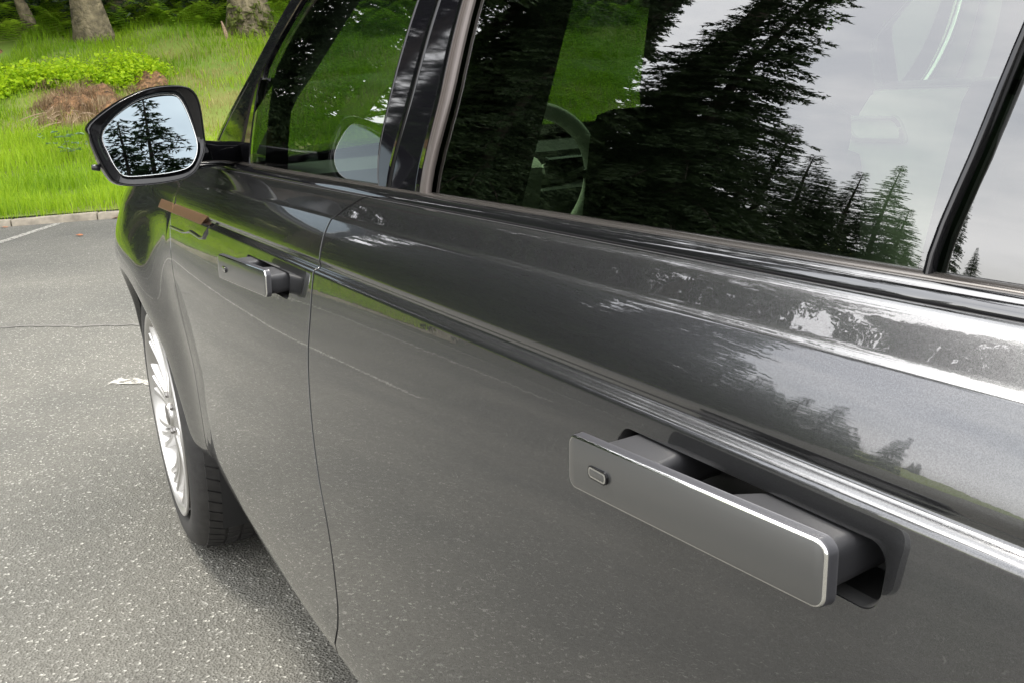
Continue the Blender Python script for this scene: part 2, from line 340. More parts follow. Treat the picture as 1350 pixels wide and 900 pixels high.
YC = -.93                                       # centre plane of the car
def S(x, z):
    """outer body surface"""
    wq = ss(2.15, 2.42, x)
    y = f1(z)*(1-wq)+f2(z)*wq+low(x)*(1-ss(.62, .97, z))
    fl = math.exp(-((math.hypot(x-XW, z-ZW)-.44)/.15)**2)
    y += (.052)*fl*ss(2.2, 2.6, x)*(1-ss(3.1, 3.5, x)*.3)
    if x > 2.72: y -= .21*(x-2.72)**2
    if x < -.3: y -= .12*(x+.3)**2
    return y
def G(x, z):
    """plane of the side glass"""
    d = z-1.108; y = -.090-.14*d-.55*d*d
    if x > 1.6: y -= .085*(x-1.6)**2
    if x < 0: y -= .05*x*x
    return y
CAR = (1.38, YC, 0)
car = tag(empty('parked_car', CAR), 'dark grey metallic estate car with pop-out door handles parked on the asphalt', 'car')
CL = (-CAR[0], -CAR[1], 0)
def part(name, V, F, mat, side=1, parent=None, **k):
    """side=-1 mirrors to the far side of the car"""
    if side < 0: V = [(x, 2*YC-y, z) for x, y, z in V]; F = [tuple(reversed(f)) for f in F]
    return obj(name, V, F, mat, parent or car, loc=None if parent else CL, **k)
def zrows(z0, z1):
    zs = [z for z in np.concatenate([np.arange(.30, .98, .022), [.9705,.974,.978,.982,.986,.989,.992], np.arange(1.017, 1.09, .0045), np.arange(.934, .984, .0035), np.arange(.9936, 1.0060, .00065), np.arange(1.0072, 1.0150, .0012), np.arange(1.063, 1.069, .0008)]) if z0+.004 < z < z1-.0015]
    zs = sorted(set([round(float(z), 5) for z in zs]+[z0, z0+.0025, z1-.0012, z1])); out = [zs[0]]
    for z in zs[1:]:
        if z-out[-1] > .0006: out.append(z)
    return out
BSH = pchip([(.40,1.300),(.44,1.290),(.50,1.246),(.55,1.228),(.60,1.225),(.66,1.232),(.733,1.257),(.823,1.280),(.904,1.291),(1.034,1.291),(1.062,1.284),(1.072,1.274),(1.0925,1.236)])
FSH = pchip([(.40,2.300),(.55,2.272),(.73,2.288),(.90,2.276),(.99,2.283),(1.03,2.284),(1.06,2.25),(1.0925,2.20)])
GAP = .0031
def arch(x0, z, s): return x0+s*math.sqrt(max(0, (RA+.035)**2-(z-ZW)**2)) if z < ZW+RA+.03 else x0
def rear_edge(z): return max(-.03-.25*ss(.85,1.09,z)*0, arch(XR, z, 1)+.004 if z < ZW+RA+.034 else -.03)
def grid_panel(name, zs, xr, xf, nx, mat, side=1, hole=None, top_roll=True):
    us = [i/nx for i in range(nx+1)]
    if hole:
        zm = hole[1]; a, b_ = xr(zm), xf(zm); ex = []
        for sg in (-1, 1): ex += [(hole[0]+sg*hole[2]*(1-(.0016*k)/.1225)*1.0-a)/(b_-a) for k in range(-4, 11)]
        us = [u for u in us if all(abs(u-e) > .0012 for e in ex)]+[u for u in ex if 0 < u < 1]; us.sort()
    nxp = len(us); nz_ = len(zs); V = []; F = []
    for z in zs:
        a, b_ = xr(z), xf(z)
        for u in us:
            x = a+(b_-a)*u; V.append([x, S(x, z), z])
    idx = lambda j, i: j*nxp+i
    skip = set(); dark = []
    if hole:
        cx, cz, hw, hh, rc = hole
        js = [j for j, z in enumerate(zs) if cz-hh-.006 <= z <= cz+hh+.0036]; j0, j1 = js[0], js[-1]
        isx = [i for i in range(nxp) if cx-hw-.006 <= V[idx(js[len(js)//2], i)][0] <= cx+hw+.006]; i0, i1 = isx[0], isx[-1]
        for j in range(j0, j1):
            for i in range(i0, i1): skip.add((j, i))
        per = [idx(j0, i) for i in range(i0, i1)]+[idx(j, i1) for j in range(j0, j1)]+[idx(j1, i) for i in range(i1, i0, -1)]+[idx(j, i0) for j in range(j1, j0, -1)]
    for j in range(nz_-1):
        for i in range(nxp-1):
            if (j, i) not in skip: F.append((idx(j, i), idx(j+1, i), idx(j+1, i+1), idx(j, i+1)))
    if hole:
        # densify the rim so the cut-out has smooth corners: contour points matched to the perimeter
        x0_, x1_ = V[idx(j0, i0)][0], V[idx(j0, i1)][0]; z0_, z1_ = zs[j0], zs[j1]
        def contour(vi):
            px, _, pz = V[vi]
            qx = ((px-x0_)/(x1_-x0_)*2-1)*hw; qz = ((pz-z0_)/(z1_-z0_)*2-1)*hh
            ax, az = abs(qx)-(hw-rc), abs(qz)-(hh-rc)
            if ax > 0 and az > 0:
                l = max(ax, az); th = math.atan2(az, ax); qx = math.copysign(hw-rc+rc*math.cos(th), qx); qz = math.copysign(hh-rc+rc*math.sin(th), qz)
            return cx+qx, cz+qz
        rings = [per]
        for t_ in (.5, .85, .97, 1.0):
            ring = []
            for vi in per:
                qx, qz = contour(vi); px, _, pz = V[vi]; x = px+(qx-px)*t_; z = pz+(qz-pz)*t_
                ring.append(len(V)); V.append([x, S(x, z), z])
            rings.append(ring)
        for dn, ins in ((.0010, .0004), (.0022, .0014), (.012, .0016)):
            ring = []
            for vi in rings[4]:
                x, y, z = V[vi]; dx, dz = cx-x, cz-z; l = math.hypot(dx, dz*3) or 1
                ring.append(len(V)); V.append([x+dx/l*ins, y-dn, z+dz*3/l*ins])
            rings.append(ring)
        for ri, (r0, r1_) in enumerate(zip(rings, rings[1:])):
            n_ = len(r0)
            if ri >= 5: dark += range(len(F), len(F)+n_)
            for k in range(n_): F.append((r0[k], r1_[k], r1_[(k+1) % n_], r0[(k+1) % n_]))
    # folded edges; past the first fillet, black puts the gap's shade into the colour
    def edge(vs, offs):
        prev = []
        for vi in vs: prev.append(len(V)); V.append(list(V[vi]))
        for oi, (ox, oy, oz) in enumerate(offs):
            if oi >= 1: dark.extend(range(len(F), len(F)+len(vs)-1))
            cur = []
            for vi in vs: x, y, z = V[vi]; cur.append(len(V)); V.append([x+ox, y+oy, z+oz])
            for k in range(len(vs)-1): F.append((prev[k], prev[k+1], cur[k+1], cur[k]))
            prev = cur
    fo = lambda sx_, sz_: [(sx_*.0003, -.0002, sz_*.0003), (sx_*.0005, -.0006, sz_*.0005), (sx_*.0005, -.018, sz_*.0005)]
    edge([idx(j, 0) for j in range(nz_)], fo(-1, 0)); edge([idx(j, nxp-1) for j in range(nz_-1, -1, -1)], fo(1, 0))
    edge([idx(0, i) for i in range(nxp-1, -1, -1)], fo(0, -1))
    if top_roll: edge([idx(nz_-1, i) for i in range(nxp)], [(0,-.0030,.0006), (0,-.0060,.0003), (0,-.0085,-.0018), (0,-.0095,-.012)])
    else: edge([idx(nz_-1, i) for i in range(nxp)], fo(0, 1))
    ds = set(dark); mi = [1 if i in ds else 0 for i in range(len(F))]
    return part(name, V, F, None, side, mats=[mat, M['well']], mi=mi)
H_CX, H_CZ, H_HW, H_HH = .4525, .9620, .1225, .0190
ZT = 1.0932
for side in (1, -1):
    grid_panel('rear_door', zrows(.412, ZT), rear_edge, lambda z: BSH(z)-GAP, 96 if side > 0 else 30, M['paint'], side, (H_CX, H_CZ, H_HW, H_HH, .013) if side > 0 else None)
    grid_panel('front_door', zrows(.412, ZT), lambda z: BSH(z)+GAP, lambda z: FSH(z)-GAP, 72 if side > 0 else 24, M['paint'], side, (H_CX+1.06, H_CZ, H_HW, H_HH, .013) if side > 0 else None)
    grid_panel('sill', zrows(.305, .408), lambda z: XR+.40, lambda z: XW-.40, 30, M['paint'], side, None, False)
    # rear quarter panel, behind the rear door
    V = []; F = []; zs = zrows(.45, ZT); xs = [-1.02+i*(1.0)/24 for i in range(25)]
    for z in zs:
        xe = -.03-.0042 if z > ZW+RA+.034 else arch(XR, z, -1)
        for i in range(25): x = -1.02+(xe+1.02)*i/24; V.append((x, S(x, z), z))
    for j in range(len(zs)-1):
        for i in range(24): F.append((j*25+i, (j+1)*25+i, (j+1)*25+i+1, j*25+i+1))
    part('quarter_panel', V, F, M['paint'], side)
    # front wing: polar sheet round the wheel arch with a folded lip
    V = []; F = []; nth, nr = 96, 26
    def outer(th):
        c_, s_ = math.cos(th), math.sin(th); lo, hi = RA+.004, 1.3
        def inside(r):
            x, z = XW-r*c_, ZW+r*s_
            return x > FSH(min(1.0925, max(.40, z)))+GAP and z < 1.062-.10*max(0, x-2.7)**1.5 and z > .31 and x < 3.62
        if not inside(lo): return lo+.002
        for _ in range(40):
            mid = (lo+hi)/2
            if inside(mid): lo = mid
            else: hi = mid
        return lo
    for i in range(nth+1):
        th = R_(-10)+R_(200)*i/nth; ro = max(outer(th), RA+.012)
        c_, s_ = math.cos(th), math.sin(th)
        row = []
        for (r_, dy) in ((RA-.004, -.050), (RA-.005, -.020), (RA-.004, -.0035), (RA-.001, -.0006)):
            x, z = XW-r_*c_, ZW+r_*s_; row.append((x, S(x, z)+dy, z))
        for j in range(nr+1):
            q_ = j/nr; q_ = q_*.55+.45*q_*q_
            r_ = RA+(ro-RA)*q_; x, z = XW-r_*c_, ZW+r_*s_; row.append((x, S(x, z), z))
        x, y, z = row[-1]
        row.append((x-.0010*c_, y-.0014, z+.001*s_)); row.append((x-.0010*c_, y-.018, z+.001*s_))
        V += row
    nrr = nr+7
    for i in range(nth):
        for j in range(nrr-1): F.append((i*nrr+j, (i+1)*nrr+j, (i+1)*nrr+j+1, i*nrr+j+1))
    F = [tuple(reversed(f)) for f in F]
    part('front_wing', V, F, M['paint'], side, sharp=50)
    # wheel-well liners
    for x0, nm in ((XW, 'wheel_well'), (XR, 'wheel_well')):
        V = []; F = []
        for i in range(41):
            th = R_(-30)+R_(240)*i/40
            for (r_, y) in ((RA+.006, -.045), (RA+.012, -.42), (.05, -.42)): V.append((x0-r_*math.cos(th), y, ZW+r_*math.sin(th)))
        for i in range(40):
            for j in range(2): F.append((i*3+j, i*3+j+1, (i+1)*3+j+1, (i+1)*3+j))
        part(nm, V, F, M['well'], side)
    # waist moulding: gloss black lower moulding, satin strip against the glass
    def ribbon(name, prof, x0, x1, n, mat, inner=True):
        V = []; F = []; m_ = len(prof)
        for i in range(n+1):
            x = x0+(x1-x0)*i/n; sh = G(x, 1.108)+.090
            for k, (y, z) in enumerate(prof):
                V.append((x, y+sh*min(1, max(0, (-.0745-y)/.0175))*1.0, z))
        for i in range(n):
            for k in range(m_-1): F.append((i*m_+k, i*m_+k+1, (i+1)*m_+k+1, (i+1)*m_+k))
        return part(name, V, F, mat, side)
    ribbon('waist_moulding', [(-.0738,1.078),(-.0738,1.0925),(-.0742,1.0952),(-.0756,1.0985),(-.0778,1.1010),(-.0805,1.1026),(-.0835,1.1034),(-.0842,1.1026)], -.95, 2.24, 90, M['gloss_trim'])
    ribbon('window_seal', [(-.0840,1.1028),(-.0846,1.1040),(-.0866,1.1050),(-.0915,1.1062),(-.0935,1.1060),(-.094,1.100)], -.95, 2.24, 90, M['satin_strip'])

# rear wheel-arch lips
for side in (1, -1):
    V = []; F = []; n = 60; m_ = 6
    for i in range(n+1):
        th = R_(-8)+R_(196)*i/n; c_, s_ = math.cos(th), math.sin(th)
        for (r_, dy) in ((RA-.003,-.06),(RA-.003,-.012),(RA+.0,-.006),(RA+.012,-.002),(RA+.036,-.002),(RA+.040,-.012)):
            x, z = XR-r_*c_, ZW+r_*s_; V.append((x, S(x, max(z, .40))+dy, z))
    for i in range(n):
        for k in range(m_-1): F.append((i*m_+k, i*m_+k+1, (i+1)*m_+k+1, (i+1)*m_+k))
    part('arch_lip', V, F, M['paint'], side, sharp=50)
# black jamb strips added behind the shut lines to darken the gaps
for side in (1, -1):
    for fn in (BSH, FSH):
        V = []; F = []; zs = [.405+i*.0125 for i in range(56)]
        for z in zs:
            for dx in (-.02, .02): x = fn(min(z, 1.0925))+dx; V.append((x, S(x, min(z, 1.0925))-.0155, min(z, 1.092)))
        for i in range(len(zs)-1): F.append((2*i, 2*i+2, 2*i+3, 2*i+1))
        part('jamb_shade_strip', V, F, M['well'], side)
# --- side glazing on plane G
def gpoly(name, xa, xb, z0, z1, mat, side, off=0.0, n=16, thick=0.0, parent=None):
    """sheet between the curves xa(z), xb(z); thick>0 folds its edges in"""
    zs = [z0+(z1-z0)*i/n for i in range(n+1)]; V = []; F = []; m_ = 9
    for z in zs:
        a, b_ = xa(z), xb(z)
        for k in range(m_): x = a+(b_-a)*k/(m_-1); V.append((x, G(x, z)+off, z))
    for j in range(n):
        for k in range(m_-1): F.append((j*m_+k, (j+1)*m_+k, (j+1)*m_+k+1, j*m_+k+1))
    if thick:
        for col, sx_ in ((0, -1), (m_-1, 1)):
            pv = [j*m_+col for j in range(n+1)]
            for (ox, oy) in ((sx_*.0008, -.0006), (sx_*.0011, -.002), (sx_*.0011, -thick)):
                cur = []
                for j in range(n+1): x, y, z = V[j*m_+col]; cur.append(len(V)); V.append((x+ox, y+oy, z))
                for j in range(n): F.append((pv[j], cur[j], cur[j+1], pv[j+1]) if sx_ > 0 else (pv[j], pv[j+1], cur[j+1], cur[j]))
                pv = cur
        F = [tuple(f) for f in F]
    return part(name, V, F, mat, side, parent=parent)
ZTOP = 1.545
APL = pchip([(1.06,2.66),(1.085,2.59),(1.116,2.49),(1.19,2.24),(1.269,2.027),(1.391,1.82),(1.50,1.65),(1.62,1.47)])       # front edge of the A pillar
AGL = pchip([(1.085,1.935),(1.109,1.942),(1.19,1.93),(1.255,1.918),(1.272,1.90),(1.383,1.738),(1.50,1.57),(1.60,1.43)])   # front edge of the door glass
BFR = pchip([(1.09,1.244),(1.107,1.251),(1.125,1.256),(1.144,1.257),(1.197,1.245),(1.334,1.212),(1.6,1.15)])
BSM = pchip([(1.09,1.222),(1.104,1.219),(1.224,1.169),(1.327,1.145),(1.6,1.09)])
TRL = pchip([(1.09,1.120),(1.107,1.118),(1.23,1.084),(1.321,1.077),(1.6,1.05)])
TRR = pchip([(1.09,1.094),(1.107,1.092),(1.23,1.055),(1.321,1.049),(1.6,1.024)])
BAR = pchip([(1.09,.390),(1.109,.388),(1.179,.369),(1.236,.356),(1.6,.275)])
for side in (1, -1):
    gpoly('front_window', lambda z: BFR(z)-.01, lambda z: AGL(z)+.012, 1.098, ZTOP+.01, M['glass_front'], side, -.006)
    gpoly('rear_window', lambda z: BAR(z)-.004, lambda z: TRR(z)+.01, 1.098, ZTOP+.01, M['glass_rear'], side, -.006)
    gpoly('quarter_window', lambda z: -.42+.55*(z-1.1), lambda z: BAR(z)-.006, 1.098, ZTOP+.01, M['glass_rear'], side, -.0055)
    gpoly('pillar_panel', lambda z: BSM(z)+.0012, BFR, 1.101, ZTOP, M['gloss_black'], side, .002, 24, .02)
    gpoly('pillar_panel', TRL, lambda z: BSM(z)-.0012, 1.101, ZTOP, M['gloss_black'], side, .002, 24, .02)
    gpoly('pillar_panel', lambda z: -1.02+.9*(z-1.1), lambda z: -.42+.55*(z-1.1), 1.101, ZTOP, M['gloss_black'], side, .002, 12, .02)
    gpoly('mirror_sail', AGL, lambda z: APL(z)-.04, 1.080, 1.262, M['gloss_black'], side, .003, 16, .003)
    gpoly('windscreen_pillar', lambda z: AGL(max(z, 1.275)), APL, 1.258, ZTOP+.05, M['gloss_black'], side, .002, 20, .010)
    gpoly('windscreen_pillar', lambda z: APL(z)-.045, APL, 1.06, 1.262, M['gloss_black'], side, .002, 12, .05)
    V = []; F = []
    for i in range(20):
        z = 1.09+.51*i/19; V += [(AGL(max(z, 1.27))-.01, G(AGL(max(z, 1.27)), z)-.018, z), (AGL(max(z,1.27))-.03, G(AGL(max(z,1.27)), z)-.055, z), (APL(z)-.10, G(APL(z), z)-.10, z), (APL(z)-.02, G(APL(z), z)-.105, z)]
    for i in range(19):
        for k in range(3): F.append((i*4+k, (i+1)*4+k, (i+1)*4+k+1, i*4+k+1))
    part('pillar_lining', V, F, M['leather_dark'], side)
    # bright half-round window frame and the slim divider bar
    for nm, xa, xb, mat, h_ in (('window_frame', TRR, TRL, M['bronze_frame'], .003), ('window_divider', lambda z: BAR(z)-.0030, lambda z: BAR(z)+.0030, M['gloss_black'], .003)):
        V = []; F = []; n = 24
        for j in range(n+1):
            z = 1.098+(ZTOP-1.098)*j/n; a, b_ = xa(z), xb(z)
            for k, (u, d) in enumerate(((0,-.003),(.0,.0),(.05,.55),(.16,.92),(.40,1.0),(.60,.96),(.64,.62),(.70,.60),(.95,.45),(1.0,0.),(1.0,-.010))):
                x = a+(b_-a)*u; V.append((x, G(x, z)+(d*h_ if d > -.002 else d), z))
        for j in range(n):
            for k in range(10): F.append((j*11+k, (j+1)*11+k, (j+1)*11+k+1, j*11+k+1))
        part(nm, V, F, mat, side, sharp=40)
    # roof rail above the glass
    V = []; F = []; n = 40
    for i in range(n+1):
        x = -.9+i/n*2.72; zt = ZTOP-.0
        for (dy, dz) in ((.004,0),(.006,.02),(-.004,.05),(-.03,.075),(-.08,.09)): V.append((x, G(x, zt)+dy, zt+dz-.02*ss(1.3,1.9,x)*0-.06*((x-.9)/1.8)**2*0))
    for i in range(n):
        for k in range(4): F.append((i*5+k, i*5+k+1, (i+1)*5+k+1, (i+1)*5+k))
    part('roof_rail', V, F, M['paint'], side)

# --- roof, windscreen, bonnet, tail, floor
def loft(name, rows, mat, sharp=None, **k):
    m_ = len(rows[0]); V = [p for r in rows for p in r]; F = []
    for i in range(len(rows)-1):
        for j in range(m_-1): F.append((i*m_+j, i*m_+j+1, (i+1)*m_+j+1, (i+1)*m_+j))
    return part(name, V, F, mat, 1, sharp=sharp, **k)
def across(x, yh, z, crown, n=14, xb=0.0):
    """points across the car at station x: half width yh, crown in z and bow in x"""
    return [(x+xb*(1-(2*i/n-1)**2), YC+yh*(1-2*i/n), z+crown*(1-(2*i/n-1)**2)) for i in range(n+1)]
ry = abs(G(1, ZTOP)-.08-YC)
loft('roof', [across(x, ry, ZTOP+.088-.07*((x-.9)/1.85)**4, .045) for x in [-.95+i*.115 for i in range(25)]], M['paint'])
loft('headlining', [across(x, ry+.02, ZTOP+.03, .04) for x in [-.9+i*.3 for i in range(10)]], M['headliner'])
loft('windscreen', [across(APL(z)-.0, abs(G(APL(z), z)-YC)-.004, z, 0, 14, .16) for z in [1.07+i*.053 for i in range(11)]], M['glass_screen'])
loft('bonnet', [across(x, yh, z, .045, 20) for x, yh, z in ((2.30,.88,1.070),(2.45,.882,1.068),(2.7,.885,1.060),(3.0,.865,1.040),(3.3,.80,1.005),(3.5,.72,.965),(3.6,.66,.92))], M['paint'])
loft('bumper', [across(3.62, .62, z, 0, 14, .08) for z in (.93,.80,.6,.4,.25)], M['paint'])
loft('rear_screen', [across(-.95-.28*(1.60-z), .70, z, 0, 14, -.1) for z in (1.08,1.2,1.4,1.6)], M['glass_rear'])
loft('tailgate', [across(-1.02, .93, z, 0, 14, -.12) for z in (.35,.6,.9,1.09)], M['paint'])
obj('floor_pan', [(-1,-.05,.30),(3.5,-.12,.30),(3.5,-1.74,.30),(-1,-1.81,.30)], [(0,1,2,3)], M['well'], car, False, CL)

# --- pop-out door handles
def rrect(cx, cz, hw, hh, rc, n=6):
    out = []
    for (sx_, sz_, a0) in ((1,1,0),(-1,1,90),(-1,-1,180),(1,-1,270)):
        for k in range(n+1):
            a = R_(a0+90*k/n); out.append((cx+sx_*(hw-rc)+rc*math.cos(a), cz+sz_*(hh-rc)+rc*math.sin(a)))
    return out
def handle(dx, label):
    root = empty('door_handle', (0,0,0), parent=car); root.location = Vector((H_CX+dx, 0, H_CZ))-Vector(CAR)
    root['label'] = label
    HC = (-(H_CX+dx), 0, -H_CZ)
    y0 = .0480; cx, cz, hw, hh = H_CX+.001+dx, H_CZ+.0068, .1130, .0198
    def hp(name, V, F, mat, sharp=30, mats=None, mi=None): return obj(name, V, F, mat, root, True, HC, sharp, mats, mi)
    # grip plate: outline rings from the back edge over a bright bevel to the flat face; slightly bowed along its length
    rings = [(.0004,-.0078),(0,-.0070),(0,-.0026),(-.0004,-.0012),(-.0011,-.0003),(-.0019,0)]
    V = []; F = []; mi = []; base = rrect(0, 0, hw, hh, .0085, 7); n_ = len(base)
    def bow(x): return .0080*x/hw-.0030*((x/hw)**2)
    for (ins, dy) in rings:
        for (x, z) in rrect(0, 0, hw+ins, hh+ins, .0085+ins, 7): V.append((cx+x, y0+dy+bow(x)-.05*z, cz+z))
    for i in range(len(rings)-1):
        for k in range(n_): F.append((i*n_+k, i*n_+(k+1) % n_, (i+1)*n_+(k+1) % n_, (i+1)*n_+k)); mi.append(1 if i >= 3 else 2)
    # face as strips across x so the bow stays smooth
    top = sorted([k for k in range(n_) if base[k][1] > 0], key=lambda k: base[k][0]); bot = sorted([k for k in range(n_) if base[k][1] <= 0], key=lambda k: base[k][0])
    b5 = (len(rings)-1)*n_
    for a, b_ in zip(range(len(top)-1), range(len(bot)-1)): F.append((b5+bot[a], b5+bot[a+1], b5+top[a+1], b5+top[a])); mi.append(0)
    F.append(tuple(range(n_))); mi.append(2)
    hp('grip', V, F, None, 28, [M['handle_face'], M['chrome'], M['handle_side']], mi)
    # lock button with its bright rim
    bx, bz = cx+.078, cz-.0012
    for nm, (w_, h_), dy, mat in (('button_seal', (.0112,.0046), .0002, M['gloss_black']), ('button_rim', (.0102,.0037), .0004, M['chrome']), ('lock_button', (.0093,.0028), .0005, M['handle_face'])):
        V = []; F = []; pr = [(0,-.003),(0,dy*.6),(-.0006,dy)]
        for (ins, d) in pr: V += [(bx+x, y0+bow(.078)+d-.05*(bz+z-cz), bz+z) for x, z in rrect(0, 0, w_+ins, h_+ins, h_*.8+ins, 5)]
        n2_ = 24
        for i in range(2):
            for k in range(n2_): F.append((i*n2_+k, i*n2_+(k+1) % n2_, (i+1)*n2_+(k+1) % n2_, (i+1)*n2_+k))
        F.append(tuple(range(2*n2_, 3*n2_))); hp(nm, V, F, mat)
    # two arms reaching back into the pocket
    def arm(xs0, xs1, mat, hz, name):
        # each station: (y, xmin, xmax)
        V = []; F = []; st = []
        for t_ in [i/8 for i in range(9)]:
            e = t_*t_*(3-2*t_); st.append((y0-.006+(-.045-y0+.006)*t_, xs0[0]+(xs1[0]-xs0[0])*e, xs0[1]+(xs1[1]-xs0[1])*e))
        for (y, a, b_) in st:
            V += [(cx+(a+b_)/2+x, y+bow((a+b_)/2), cz-.004+z) for x, z in rrect(0, 0, (b_-a)/2, hz, min(.008, hz*.6), 4)]
        m_ = 20
        for i in range(8):
            for k in range(m_): F.append((i*m_+k, (i+1)*m_+k, (i+1)*m_+(k+1) % m_, i*m_+(k+1) % m_))
        return hp(name, V, F, mat, 50)
    arm((.040,.106), (.056,.108), M['soft_black'], .0140, 'front_arm')
    arm((-.104,-.008), (-.098,-.050), M['soft_black'], .0140, 'rear_arm')
    # the pocket behind: walls and floor
    V = []; F = []; out = rrect(H_CX+dx, H_CZ, H_HW+.0012, H_HH+.0012, .0120, 6); n_ = len(out)
    for dy in (-.0035, -.045): V += [(x, S(x, z)+dy, z) for x, z in out]
    for k in range(n_): F.append((k, n_+k, n_+(k+1) % n_, (k+1) % n_))
    F.append(tuple(range(n_, 2*n_)))
    hp('pocket', V, F, M['pocket'], 40)
    for xx in (H_CX+dx-.045, H_CX+dx+.062):
        mb = MB(); mb.tube([(xx-.006, -.004, H_CZ+.0135), (xx+.006, -.004, H_CZ+.0135)], .0030, 10); o_ = mb.build('hinge_pin', M['chrome'], root); o_.location = HC
    return root
handle(0, 'popped-out handle of the near rear door'); handle(1.06, 'popped-out handle of the front door')

# --- copper vent trim on wing and front door
def S_smooth(x, z):
    wq = ss(2.15, 2.42, x); return S(x, z)+(f2(z)-f1(z))*(1-wq)
def blade(x0, x1, name, slant=0.0):
    V = []; F = []; n = 14; zt, zb = 1.0130, .9945
    pr = [(-.010, zt), (.0002, zt), (.0014, zt-.0012), (.0026, (zt+zb)/2), (.0030, zb+.0016), (.0018, zb), (-.010, zb)]; m_ = len(pr)
    for i in range(n+1):
        x = x0+(x1-x0)*i/n
        for (dy, z) in pr:
            xx = x+slant*(zt-z)/(zt-zb)*(1-i/n); V.append((xx, S_smooth(xx, z)+dy, z))
    for i in range(n):
        for k in range(m_-1): F.append((i*m_+k, (i+1)*m_+k, (i+1)*m_+k+1, i*m_+k+1))
    F.append(tuple(range(m_))); F.append(tuple(n*m_+k for k in range(m_-1, -1, -1)))
    return part(name, V, F, M['copper'], 1, sharp=35)
blade(1.955, 2.279, 'vent_trim', .03); blade(2.287, 2.43, 'vent_trim')
V = []; F = []; pth = [(1.915,1.000),(1.932,.985),(1.950,.9735),(1.975,.971),(2.03,.9735),(2.07,.975),(2.10,.970),(2.13,.967),(2.27,.9655)]
for i, (x, z) in enumerate(pth):
    for (dy, dz) in ((-.004,.003),(.0035,.0022),(.0045,0),(.0035,-.0022),(-.004,-.003)): V.append((x, S(x, z)+dy, z+dz))
for i in range(len(pth)-1):
    for k in range(4): F.append((i*5+k, i*5+k+1, (i+1)*5+k+1, (i+1)*5+k))
part('vent_fin', V, F, M['paint'], 1, sharp=50)

# --- wheels
def wheel(x0, side, steer=0.0):
    yo = -.004
    root = empty('wheel', (0,0,0), parent=car); wy = yo if side > 0 else 2*YC-yo
    root.location = Vector((x0, wy, ZW))-Vector(CAR); root.rotation_euler = (0, 0, steer+(0 if side > 0 else math.pi))
    T = MB()     # tyre: outer face at y=0, body towards -y
    prof = [(.288,-.030),(.292,-.010),(.300,-.002),(.318,.003),(.338,.003),(.356,-.003),(.369,-.014),(.3765,-.028),(.3800,-.045),(.3815,-.13),(.3800,-.222),(.376,-.238),(.36,-.262),(.335,-.27),(.30,-.262),(.288,-.24)]
    T.lathe(prof, (0,0,0), 'y', 96); T.build('tyre', M['rubber'], root, sharp=60)
    TB = MB(); nb = 66
    for (y0, y1, off, sk) in ((-.031,-.072,0,.10),(-.080,-.112,.5,-.05),(-.120,-.150,.2,.05),(-.158,-.190,.7,-.05),(-.198,-.236,.3,-.10)):
        for i in range(nb):
            a0 = 2*math.pi*(i+off)/nb; a1 = a0+2*math.pi/nb*.84; V = []
            for r_ in (.376, .3862):
                for (y, a) in ((y0, a0), (y0, a1), (y1, a1+sk*.5), (y1, a0+sk*.5)):
                    rr_ = r_-(.005 if (abs(y+.031) < .002 or abs(y+.236) < .002) else 0); V.append((rr_*math.cos(a), y, rr_*math.sin(a)))
            TB.add(V, [(4,5,6,7),(0,1,5,4),(1,2,6,5),(2,3,7,6),(3,0,4,7)])
    TB.build('tread', M['rubber'], root, False)
    Rm = MB(); Rm.lathe([(.286,.0),(.2855,.004),(.280,.0055),(.274,.002),(.268,-.010),(.262,-.035),(.258,-.08),(.262,-.16),(.284,-.22)], (0,0,0), 'y', 96)
    rim = Rm.build('rim', M['alloy'], root, sharp=50)
    Hb = MB(); Hb.lathe([(.0005,-.004),(.030,-.004),(.034,-.006),(.036,-.012),(.060,-.014),(.078,-.020),(.084,-.040),(.084,-.08)], (0,0,0), 'y', 48); Hb.build('hub', M['alloy'], root)
    cap = MB(); cap.lathe([(.0005,-.0005),(.024,-.0005),(.029,-.0025),(.030,-.006)], (0,0,0), 'y', 32); cap.build('centre_cap', M['brake'], root)
    for k in range(5):
        nutb = MB(); a = 2*math.pi*k/5; nutb.lathe([(.0005,-.006),(.008,-.006),(.010,-.010),(.010,-.02)], (.056*math.cos(a), 0, .056*math.sin(a)), 'y', 6)
        nutb.build('wheel_nut', M['brake'], root, False)
    for k in range(30):     # ten fans of three slim swept spokes
        a = 2*math.pi*(k//3)/10+(-.15,0,.15)[k % 3]; tw = .16; V = []; F = []; n = 8
        for i in range(n+1):
            t_ = i/n; r_ = .062+(.272-.062)*t_; aa = a+tw*t_*t_+.05*math.sin(t_*math.pi)*(1,0,-1)[k % 3]
            wd = .0062+.003*t_+.003*(t_ > .9); yf = -.014-.010*math.sin(t_*math.pi)+.010*t_
            cx_, cz_ = r_*math.cos(aa), r_*math.sin(aa); nx_, nz_ = -math.sin(aa), math.cos(aa)
            for (u, y) in ((-1,yf-.030),(-.95,yf-.004),(-.6,yf),(.6,yf),(.95,yf-.004),(1,yf-.030)): V.append((cx_+nx_*wd*u, y, cz_+nz_*wd*u))
        for i in range(n):
            for j in range(5): F.append((i*6+j, i*6+j+1, (i+1)*6+j+1, (i+1)*6+j))
        obj('spoke', V, F, M['alloy'], root, True, None, 40)
    D = MB(); D.lathe([(.06,-.10),(.185,-.10),(.185,-.13),(.06,-.13)], (0,0,0), 'y', 48); D.build('brake_disc', M['brake'], root)
    return root
wheel(XW, 1, -.035); wheel(XR, 1); wheel(XW, -1, -.035); wheel(XR, -1)

